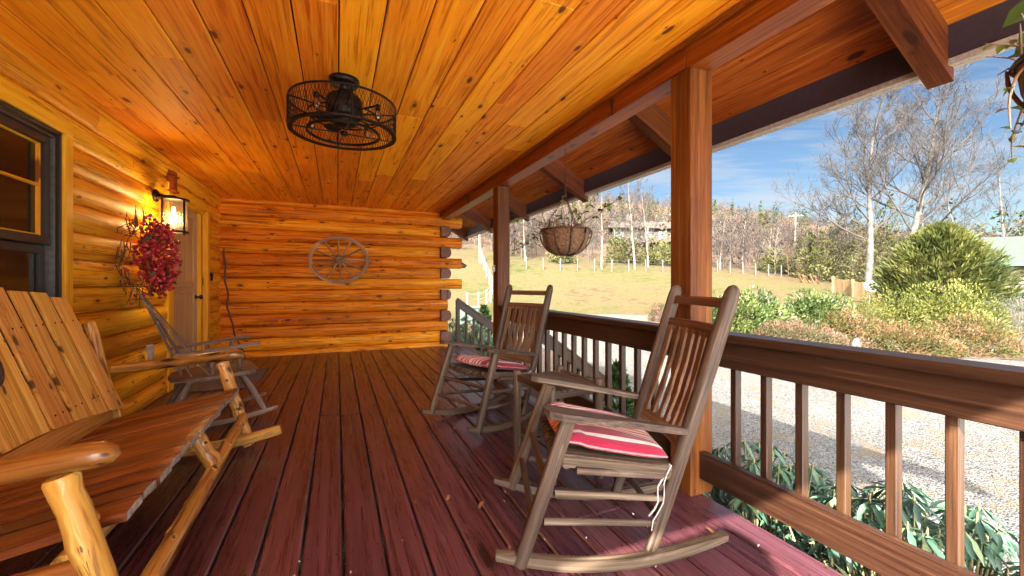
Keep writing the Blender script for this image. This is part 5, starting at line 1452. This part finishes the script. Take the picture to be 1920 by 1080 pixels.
def tubes_np(lines):
    vs = []; fs = []; o = 0
    for pts, rd, n in lines:
        pts = np.array(pts); m = len(pts); t = np.gradient(pts, axis=0); t = unit(t)
        ref = np.array([0, 0, 1.0]) if abs(t[0][2]) < .9 else np.array([1.0, 0, 0])
        s = unit(np.cross(t, ref)); u = np.cross(s, t); a = np.arange(n) * 2 * np.pi / n
        ring = pts[:, None, :] + (s[:, None, :] * np.cos(a)[None, :, None] + u[:, None, :] * np.sin(a)[None, :, None]) * np.array(rd)[:, None, None]
        vs.append(ring.reshape(-1, 3)); i, k = np.meshgrid(np.arange(m - 1), np.arange(n), indexing='ij'); k2 = (k + 1) % n
        fs.append((np.stack([i * n + k, i * n + k2, (i + 1) * n + k2, (i + 1) * n + k], -1).reshape(-1, 4)) + o); o += m * n
    return np.concatenate(vs), np.concatenate(fs)
def bare_tree(label, px, D, h, r0, seed, name='bare_tree', mat=None, group='bare trees near the fence', xy=None, **k):
    x, y = loc(px, D) if xy is None else xy; z = gz(x, y)
    T = thing(name, label, 'tree', (x, y, z), group)
    ls = grow_tree(x, y, z, h, r0, seed=seed, **k)
    v, f = tubes_np([l for l in ls if l[2] > 5]); np_link('trunk', v, f, mat or M['bark'], T, smooth=True)
    v, f = tubes_np([l for l in ls if l[2] <= 5]); np_link('crown', v, f, M['twig'], T, smooth=True)
    return T
M['twig'] = plain('grey_twig', (0.02614, 0.0205, 0.01715), .9, nz=.3, scale=1)
bare_tree('tall pale-barked bare tree, right trunk of the towering pair', 1690, 36, 17.6, .34, 3, nl=24, sub=(9, 6, 4), start=.24, spread=.56, lean=(.02, .0), group=None)
bare_tree('tall bare tree, left and slightly shorter trunk of the towering pair', 1628, 37.5, 17.2, .32, 8, nl=21, sub=(9, 6, 4), start=.26, spread=.52, lean=(-.02, .02), group=None)
mids = [(1880, 44, 12.5, 5, 'bare tree with fine twigs rising behind the green cabin roof'), (1812, 50, 13, 6, 'bare tree standing behind the broad conifer'), (1740, 48, 10, 12, 'bare tree between the towering pair and the broad conifer'),
        (1570, 50, 9.5, 7, 'dark twiggy bare tree left of the towering pair'), (1530, 52, 8.5, 17, 'low dense bare tree left of the towering pair, behind the leaning boards'), (1600, 47, 9, 27, 'dense bare tree right behind the wooden fence'), (1650, 50, 9, 37, 'bushy bare tree behind the foot of the towering pair'),
        (1128, 47, 9, 21, 'pale bare tree by the field fence, right of the hanging basket'), (1190, 47.5, 11, 22, 'bare tree by the field fence in front of the hillside house'), (1215, 50, 9.5, 23, 'slim bare tree between the hillside house and the near post'),
        (1350, 50, 6.5, 24, 'bare tree at the field edge just right of the near post'), (1392, 52, 7.2, 25, 'grey bare tree second right of the near post at the field edge'), (1440, 53, 6.8, 26, 'bare tree left of the utility pole'), (985, 52, 9, 28, 'bare tree left behind the hanging basket'), (900, 46, 14, 29, 'bare tree left of the far post beyond the white fence')]
for (px, D, h, sd, lb) in mids:
    bare_tree(lb, px, D, h, .08 + .006 * h, sd, nl=13, sub=(6, 5, 3), start=.16 if h < 10 else .22, spread=.48, mat=M['bark2'])
M['ol'] = leafmat('olive_evergreen', [(0, (0.03375, 0.03825, 0.01238)), (.5, (0.07312, 0.07312, 0.02531)), (1, (0.1237, 0.1125, 0.04781))], .7, .1)
# evergreens at the field edge
for (px, D, R0, h, lb) in [(1535, 45, 2.6, 5.0, 'olive green evergreen right of the utility pole'), (1455, 50, 1.8, 2.4, 'low olive evergreen left of the utility pole'), (1640, 42, 2.6, 6.5, 'loose olive evergreen at the foot of the towering bare pair'), (1055, 52, 1.6, 3.2, 'green bush behind the field fence below the hanging basket'), (1170, 55, 2.2, 3.4, 'yellowish bush below the hillside house'), (1235, 53, 2.2, 2.8, 'yellowish bush left of the near post beyond the field fence')]:
    x, y = loc(px, D); mound('evergreen', lb, 'evergreen', x, y, R0, R0 * .9, h, 1100, .42, .11, M['ol'], lump=.32, inner=.25, stems=True)

# ---------------------------------------------------------------- the wood on the hill: one mass
def proto(seed, nl, sub, start, spread, detail):
    ls = grow_tree(0, 0, 0, 10, .15, seed=seed, nl=nl, sub=sub, start=start, spread=spread); out = []
    for p, r, n in ls:
        p = np.array(p)
        if n == 7: p, r = p[::3], r[::3]
        elif n == 5: p, r = p[::3] if detail else p[[0, 3, -1]], r[::3] if detail else [r[0], r[3], r[-1]]
        elif n == 4: p, r = p[[0, 2, -1]], [r[0], r[2], r[-1]]
        else: p, r = p[[0, -1]], [r[0], r[-1]]
        out.append((p, [max(.028, q) for q in r], 3))
    return tubes_np(out)
near_p = [proto(100 + k, 12, (5, 4, 0), .16, .42, True) for k in range(6)]
far_p = [proto(200 + k, 9, (4, 2, 0), .22, .45, False) for k in range(6)]
vs = []; fs = []; rn = []; o = 0
for i in range(5200):
    az = R(nrg.uniform(6, 78)); near = i < 850
    r = nrg.uniform(55, 115) if near else nrg.uniform(105, 243)
    if nrg.random() < .22 and not near: r = nrg.uniform(218, 243)
    if R(34.6) < az < R(45.5) and r < 90: continue
    x, y = r * math.sin(az), r * math.cos(az); z = gz(x, y); v, f = (near_p if near else far_p)[nrg.integers(6)]
    s = nrg.uniform(.34, .66) if near else nrg.uniform(.28, .5); a = nrg.uniform(0, 6.28); c, q = math.cos(a), math.sin(a)
    if az > R(58): s *= .8
    vv = np.stack([v[:, 0] * c - v[:, 1] * q, v[:, 0] * q + v[:, 1] * c, v[:, 2]], -1) * s + np.array([x, y, z])
    vs.append(vv); fs.append(f + o); o += len(v); rn.append(np.full(len(v), nrg.random()))
wm = leafmat('far_twigs', [(0, (0.0306, 0.0238, 0.02125)), (.4, (0.04675, 0.03655, 0.03145)), (.7, (0.0629, 0.051, 0.0442)), (.85, (0.0612, 0.0408, 0.02805)), (1, (0.085, 0.0731, 0.0646))], .95, 0, 0)
fo = np_link('forest', np.concatenate(vs), np.concatenate(fs), wm, None, np.concatenate(rn)); tag(fo, 'bare grey-brown wood covering the hillside', 'wood', kind='stuff')
# leafy mass: lingering tan oak leaves and a few pines in the wood
P = []; Rn = []
for i in range(520):
    az = R(nrg.uniform(6, 78)); r = 54 + 185 * nrg.random() ** .8; x, y = r * math.sin(az), r * math.cos(az); z = gz(x, y)
    ev = nrg.random() < .30; n = 90; hh = nrg.uniform(2.5, 7) if not ev else nrg.uniform(4, 10); w = hh * (.4 if not ev else .24)
    t = nrg.random(n); q = nrg.normal(size=(n, 2)) * w * .5 * (1 - t * (.9 if ev else .3))[:, None]
    P.append(np.stack([x + q[:, 0], y + q[:, 1], z + .3 + t * hh], -1)); Rn.append(np.clip((nrg.uniform(.72, 1.0) if ev else nrg.uniform(0, .6)) + nrg.normal(size=n) * .05, 0, 1))
P = np.concatenate(P); Rn = np.concatenate(Rn); n = len(P)
v, f = leaf_quads(P, unit(nrg.normal(size=(n, 3))), unit(nrg.normal(size=(n, 3))), nrg.uniform(.35, .8, n), nrg.uniform(.2, .45, n), .2)
um = leafmat('hill_undergrowth', [(0, (.050, .034, .024)), (.35, (.072, .052, .034)), (.65, (.088, .072, .047)), (.72, (.046, .052, .022)), (1, (.025, .034, .013))], .95, 0, .2)
uo = np_link('undergrowth', v, f, um, None, np.repeat(Rn, 4)); tag(uo, 'tan brush and scattered pines among the bare wood', 'undergrowth', kind='stuff')

# ---------------------------------------------------------------- fences, pole, dish, boxes
fe = thing('field_fence', 'wire fence with pale wooden posts along the top of the field', 'fence', (*loc(1130, 45), 2.2))
for i, px in enumerate(range(955, 1260, 32)):
    x, y = loc(px, 45.5); z = gz(x, y); mb = MB(); mb.rod((x, y, z - .2), (x + rng.uniform(-.05, .05), y, z + 1.35), .085, .08, 7); mb.build('post', M['greyw'], fe)
for i, px in enumerate(range(1345, 1480, 24)):
    x, y = loc(px, 46.5); z = gz(x, y); mb = MB(); mb.rod((x, y, z - .2), (x, y, z + 1.3), .08, .075, 7); mb.build('post', M['greyw'], fe)
mb = MB()
for hh in (.45, .85, 1.2):
    mb.tube([(*loc(px, 45.5 if px < 1300 else 46.5), gz(*loc(px, 45.5 if px < 1300 else 46.5)) + hh) for px in range(955, 1480, 16)], .012, 3, cap=False)
mb.build('wire', M['greyw'], fe)
wf = thing('white_fence', 'white fence of thin posts running up the slope left of the far post', 'fence', (*loc(890, 30), 0))
wpts = [(876, 23), (897, 25), (912, 28), (920, 31), (923, 34), (918, 37), (912, 40), (907, 43), (903, 46)]
for px, D in wpts:
    x, y = loc(px, D); z = gz(x, y); mb = MB(); mb.rod((x, y, z - .2), (x, y, z + 1.45), .05, n=7); mb.build('post', M['white'], wf)
mb = MB()
for hh in (.5, 1.0, 1.35): mb.tube([(*loc(px, D), gz(*loc(px, D)) + hh) for px, D in wpts], .014, 4, cap=False)
mb.build('wire', M['white'], wf)
ub = thing('utility_box', 'pale green metal utility box on the grass past the log ends', 'utility box', (*loc(876, 20), GZ)); x, y = loc(876, 20); z = gz(x, y)
mb = MB(); mb.box(x - .5, x + .5, y - .4, y + .4, z, z + .75, 'x', .03); mb.box(x - .53, x + .53, y - .43, y + .43, z + .752, z + .86, 'x', .05); mb.build('cabinet', M['greenbox'], ub)
up = thing('utility_pole', 'tall grey utility pole with a crossarm at the edge of the wood', 'utility pole', (*loc(1490, 54), 0)); x, y = loc(1488, 54); z = gz(x, y)
mb = MB(); mb.rod((x, y, z - .3), (x + .25, y - .1, z + 7.6), .17, .13, 9); mb.build('pole', M['greyw'], up)
mb = MB(); a = Vector((x + .25, y - .1, z + 7.1)); mb.bar(a + V(-.75, .55, 0), a + V(.75, -.55, .05), .12, .12); mb.build('crossarm', M['greyw'], up)
mb = MB()
for q in (-.7, -.25, .3, .72): mb.lathe([(0, 0), (.05, 0), (.07, .07), (.03, .14), (0, .15)], a + V(.75 * q, -.55 * q, .06), (0, 0, 1), 8)
mb.build('insulator', M['white'], up)
pf = thing('plank_fence', 'tan plank fence at the far right end of the field', 'fence', (*loc(1600, 33), -.4))
k = 0
for px0, px1, D0, D1 in [(1562, 1598, 36, 34), (1600, 1648, 33.5, 31)]:
    mbp = MB(); n = 22
    for i in range(n):
        t = (i + .5) / n; x, y = loc(px0 + (px1 - px0) * t, D0 + (D1 - D0) * t); z = gz(x, y); t2 = t + .4 / n; x2, y2 = loc(px0 + (px1 - px0) * t2, D0 + (D1 - D0) * t2)
        dd = Vector((x2 - x, y2 - y, 0)).normalized()
        mbp.obox((x, y, z + .62), V(0, 0, 1), dd, dd.cross(V(0, 0, 1)), .64 + rng.uniform(-.02, .02), .05, .012, .006)
    mbp.build('fence_panel', M['fence'], pf)
    for px, D in ((px0, D0), (px1, D1)):
        x, y = loc(px, D); z = gz(x, y); mb = MB(); mb.box(x - .07, x + .07, y - .07, y + .07, z - .1, z + 1.42, 'z'); mb.build('post', M['fence'], pf)
lb_ = thing('leaning_boards', 'heap of tan boards leaning at the field edge by the utility pole', 'boards', (*loc(1512, 42), 0)); mb = MB()
for i in range(12):
    x, y = loc(1502 + i * 3.2, 42); z = gz(x, y); mb.bar((x, y, z), (x + rng.uniform(-.9, -.2), y + rng.uniform(-.2, .4), z + rng.uniform(.6, 1.25)), .14, .03)
mb.build('board', M['fence'], lb_)
sd = thing('satellite_dish', 'white satellite dish on a post by the plank fence', 'satellite dish', (*loc(1630, 29), -.5)); x, y = loc(1630, 29); z = gz(x, y)
mb = MB(); mb.rod((x, y, z), (x, y, z + 1.15), .035, n=8); mb.build('mast', M['alu'], sd)
mb = MB(); ax = V(-.55, -.75, .35); mb.lathe([(0, 0), (.18, .015), (.34, .06), (.42, .10), (.425, .095), (.34, .05), (.18, .005), (0, -.012)], (x - .1, y - .12, z + 1.25), ax, 22); mb.build('dish', M['white'], sd)
mb = MB(); mb.rod((x - .1, y - .12, z + 1.0), (x - .45, y - .55, z + 1.25), .015, n=6); mb.box(x - .50, x - .42, y - .60, y - .52, z + 1.22, z + 1.32); mb.build('feed_arm', M['alu'], sd)

# ---------------------------------------------------------------- neighbouring cabin with the green roof
def greenroof():
    m, nt, bs = newmat('green_shingles'); t = NT(nt); g = t.n('ShaderNodeNewGeometry').outputs['Position']
    br = t.n('ShaderNodeTexBrick'); t.l(t.vmul(g, (1, 1, 1)), br.inputs['Vector']); br.inputs['Scale'].default_value = 3.0
    br.inputs['Color1'].default_value = (.020, .030, .022, 1); br.inputs['Color2'].default_value = (.028, .041, .030, 1); br.inputs['Mortar'].default_value = (.016, .024, .017, 1); br.inputs['Mortar Size'].default_value = .03
    n1, _ = t.noise(g, 2.0, 4); hv = t.n('ShaderNodeHueSaturation'); t.l(br.outputs[0], hv.inputs['Color']); t.l(t.math('MULTIPLY_ADD', n1, .6, .7), hv.inputs['Value']); t.l(hv.outputs[0], bs.inputs['Base Color'])
    bs.inputs['Roughness'].default_value = .9; return m
nc = thing('log_cabin', 'neighbouring log cabin with a pale green roof behind the shrubs', 'cabin', (*loc(1960, 27), GZ))
O = Vector((*loc(1872, 26), 0)); zc0 = gz(O.x, O.y)
ex = Vector((.72, -.69, 0)).normalized(); ey = Vector((ex.y * -1, ex.x, 0))       # ex runs along the eave to the right, ey away from us
def C(a, b, z): return O + ex * a + ey * b + Vector((0, 0, zc0 + z))
WH = 3.05; mb = MB()
for i in range(12):
    z = .13 + i * .255; pr_ = [(.12 * math.cos(q) - .0, .125 * math.sin(q)) for q in np.linspace(-math.pi, math.pi, 12)[:-1]]
    mb.extr(pr_, C(0 - (.25 if i % 2 else 0), 0, z), ex, ey, V(0, 0, 1), 12); mb.extr(pr_, C(.1, -(.25 if i % 2 == 0 else 0), z), ey, ex, V(0, 0, 1), 8)
mb.build('wall', M['cablog'], nc)
def prism_roof(pts, th, mat, name, par):
    mb = MB(); n = len(pts); a = [Vector(p) for p in pts]; nn = (a[1] - a[0]).cross(a[2] - a[0]).normalized()
    if nn.z < 0: nn = -nn
    b = [p + nn * th for p in a]; mb.add(a + b, [tuple(range(n))[::-1], tuple(range(n, 2 * n))] + [(i, (i + 1) % n, n + (i + 1) % n, n + i) for i in range(n)]); return mb.build(name, mat, par)
GR = greenroof()
prism_roof([C(-.9, -1.0, WH - .25), C(13, -1.0, WH - .25), C(13, 4, WH + 1.75), C(-.9, 4, WH + 1.75)], .12, GR, 'roof', nc)
prism_roof([C(-.9, 9, WH - .25), C(13, 9, WH - .25), C(13, 4.01, WH + 1.75), C(-.9, 4.01, WH + 1.75)], .12, GR, 'roof', nc)
mb = MB(); mb.bar(C(-.9, -1.03, WH - .24), C(13, -1.03, WH - .24), .05, .2, mat=0); mb.build('eave_trim', plain('green_trim', (.012, .085, .05), .5), nc)
mb = MB(); mb.add([C(.05, .05, WH), C(.05, 8, WH), C(.05, 4, WH + 1.7)], [(0, 1, 2)]); mb.add([C(.02, .05, WH), C(.02, 8, WH), C(.02, 4, WH + 1.7)], [(2, 1, 0)]); mb.build('gable', M['cablog'], nc)
mb = MB(); mb.obox(C(2.1, -.15, 1.75), V(0, 0, 1), ex, ey, .55, .45, .05); cw = mb.build('window', plain('green_window_frame', (.012, .09, .045), .5), nc)
mb = MB(); mb.obox(C(2.1, -.21, 1.75), V(0, 0, 1), ex, ey, .43, .34, .012); mb.build('pane', plain('green_curtained_pane', (.035, .14, .085), .3), cw)
prism_roof([C(.3, -2.2, .85), C(13, -2.2, .85), C(13, -.2, 1.05), C(.3, -.2, 1.05)], .08, plain('teal_metal_roof', (.014, .085, .06), .45), 'porch_roof', nc)
for a in (.5, 4): mb = MB(); mb.obox(C(a, -2.0, .4), V(0, 0, 1), ex, ey, .45, .07, .07); mb.build('porch_post', M['cablog'], nc)

# ---------------------------------------------------------------- house on the wooded slope
hh = thing('hillside_house', 'brown-roofed house with a deck among the bare trees on the slope', 'house', (*loc(1195, 86), 5)); Oh = Vector((*loc(1146, 80), 0)); zh = gz(*loc(1195, 80)) + .2
hx = Vector((.80, -.6, 0)); hy = Vector((.6, .8, 0))
def Hh(a, b, z): return Oh + hx * a + hy * b + Vector((0, 0, zh + z * .85))
hw = plain('brown_siding', (.03, .02, .015), .8); hr = plain('brown_shingle', (.038, .027, .022), .9)
mb = MB(); mb.obox(Hh(6.2, 4, 1.6), hx, hy, V(0, 0, 1), 5.6, 4, 2.4); mb.build('wall', hw, hh)
prism_roof([Hh(-.6, -.9, 3.7), Hh(13.2, -.9, 2.9), Hh(13.2, 4, 5.0), Hh(-.6, 4, 5.8)], .2, hr, 'roof', hh); prism_roof([Hh(-.6, 9, 3.7), Hh(13.2, 9, 2.9), Hh(13.2, 4.02, 5.0), Hh(-.6, 4.02, 5.8)], .2, hr, 'roof', hh)
for a in (1.6, 4.2, 6.8, 9.4):
    mb = MB(); mb.obox(Hh(a, -.04, 1.7), V(0, 0, 1), hx, hy, .8, .7, .05); mb.build('window', plain('pale_window', (.03, .04, .05), .2) if a > 1.6 else plain('dark_pane', (.06, .07, .09), .2), hh)
for a in (.6, 3.6, 6.6, 9.8, 11.9):
    mb = MB(); mb.obox(Hh(a, -2.1, .4), V(0, 0, 1), hx, hy, 2.4, .13, .13); mb.build('deck_post', M['greyw'], hh)
mb = MB(); mb.obox(Hh(6.2, -1.1, .2), hx, hy, V(0, 0, 1), 6.2, 1.1, .12); mb.bar(Hh(0, -2.1, 1.2), Hh(12.4, -2.1, 1.2), .12, .12); mb.build('deck', hw, hh)
mb = MB(); mb.obox(Hh(3.5, 5, 5.6), V(0, 0, 1), hx, hy, 1.6, .5, .5); mb.build('chimney', hw, hh)
# ================================================================== SKY, SUN, CAMERA
SUN_AZ, SUN_EL = 221.0, 33.3        # compass bearing of the sun from +Y towards +X
w = bpy.data.worlds.new('World'); sc.world = w; w.use_nodes = True
nt = w.node_tree; nt.nodes.clear(); t = NT(nt)
sky = t.n('ShaderNodeTexSky'); sky.sky_type = 'NISHITA'; sky.sun_disc = False
sky.sun_elevation = R(SUN_EL); sky.sun_rotation = R(SUN_AZ); sky.air_density = 1.0; sky.dust_density = .6; sky.ozone_density = 1.5
tc = t.n('ShaderNodeTexCoord').outputs['Generated']
# thin cirrus: noise on the direction projected to a cloud layer
sp = t.n('ShaderNodeSeparateXYZ'); t.l(tc, sp.inputs[0])
zz = t.math('MAXIMUM', sp.outputs[2], .03); den = t.math('ADD', zz, .10)
cb = t.n('ShaderNodeCombineXYZ'); t.l(t.math('DIVIDE', sp.outputs[0], den), cb.inputs[0]); t.l(t.math('DIVIDE', sp.outputs[1], den), cb.inputs[1])
rot = t.n('ShaderNodeVectorRotate', rotation_type='Z_AXIS'); t.l(cb.outputs[0], rot.inputs['Vector']); rot.inputs['Angle'].default_value = R(35)
n1, _ = t.noise(t.vmul(rot.outputs[0], (.55, 1.7, 1)), 1.0, 7, .6, .5)
n2, _ = t.noise(t.vmul(rot.outputs[0], (2.0, 7.0, 1)), 1.0, 6, .65, .8)
cm = t.math('ADD', t.math('MULTIPLY', n1, .72), t.math('MULTIPLY', n2, .28))
cl = t.ramp(cm, [(.44, (0, 0, 0)), (.56, (.55, .55, .55)), (.70, (1, 1, 1))])
hs = t.n('ShaderNodeHueSaturation'); t.l(sky.outputs[0], hs.inputs['Color']); hs.inputs['Saturation'].default_value = 1.15; hs.inputs['Value'].default_value = .16
skyc = t.mix(t.math('MULTIPLY', cl, .85), hs.outputs[0], (CLOUD, CLOUD, CLOUD * 1.02))
# added glow round the sun, out of view, to fill the porch
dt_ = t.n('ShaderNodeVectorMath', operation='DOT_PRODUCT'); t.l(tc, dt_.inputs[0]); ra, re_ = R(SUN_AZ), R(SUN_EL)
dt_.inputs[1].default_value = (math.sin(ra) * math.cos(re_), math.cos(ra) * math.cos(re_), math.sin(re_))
gl_ = t.math('MULTIPLY', t.math('POWER', t.math('MAXIMUM', dt_.outputs['Value'], 0), 3.0), SUN_FILL)
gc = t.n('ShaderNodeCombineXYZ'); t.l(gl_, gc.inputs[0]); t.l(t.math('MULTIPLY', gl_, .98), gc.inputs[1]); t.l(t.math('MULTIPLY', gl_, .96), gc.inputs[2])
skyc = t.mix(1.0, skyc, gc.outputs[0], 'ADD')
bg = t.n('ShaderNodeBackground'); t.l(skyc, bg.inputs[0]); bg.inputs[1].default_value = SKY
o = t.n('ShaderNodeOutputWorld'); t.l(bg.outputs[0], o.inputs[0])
sl = bpy.data.lights.new('sun', 'SUN'); sl.energy = SUN; sl.angle = R(.55); sl.color = (1.0, .93, .82)
so = bpy.data.objects.new('sun', sl); COL.objects.link(so)
a, e = R(SUN_AZ), R(SUN_EL)
sd_ = Vector((math.sin(a) * math.cos(e), math.cos(a) * math.cos(e), math.sin(e)))
so.rotation_euler = sd_.to_track_quat('Z', 'Y').to_euler()
cam = bpy.data.cameras.new('camera'); co = bpy.data.objects.new('camera', cam); COL.objects.link(co)
cam.sensor_width = 36; cam.lens = 36 * F_PX / 1920; cam.clip_start = .05; cam.clip_end = 3000
cam.shift_y = (CY - 540) / 1920.0
co.location = (0, 0, H); co.rotation_euler = (math.pi / 2, 0, -YAW)
sc.camera = co
vs_ = sc.view_settings; vs_.view_transform = 'Standard'; vs_.look = 'None'; vs_.gamma = 1.0; vs_.exposure = EXPO
sc.render.engine = 'CYCLES'; cy = sc.cycles
cy.max_bounces = 10; cy.diffuse_bounces = 6; cy.glossy_bounces = 4; cy.transparent_max_bounces = 12; cy.use_denoising = True
cy.sample_clamp_indirect = 8
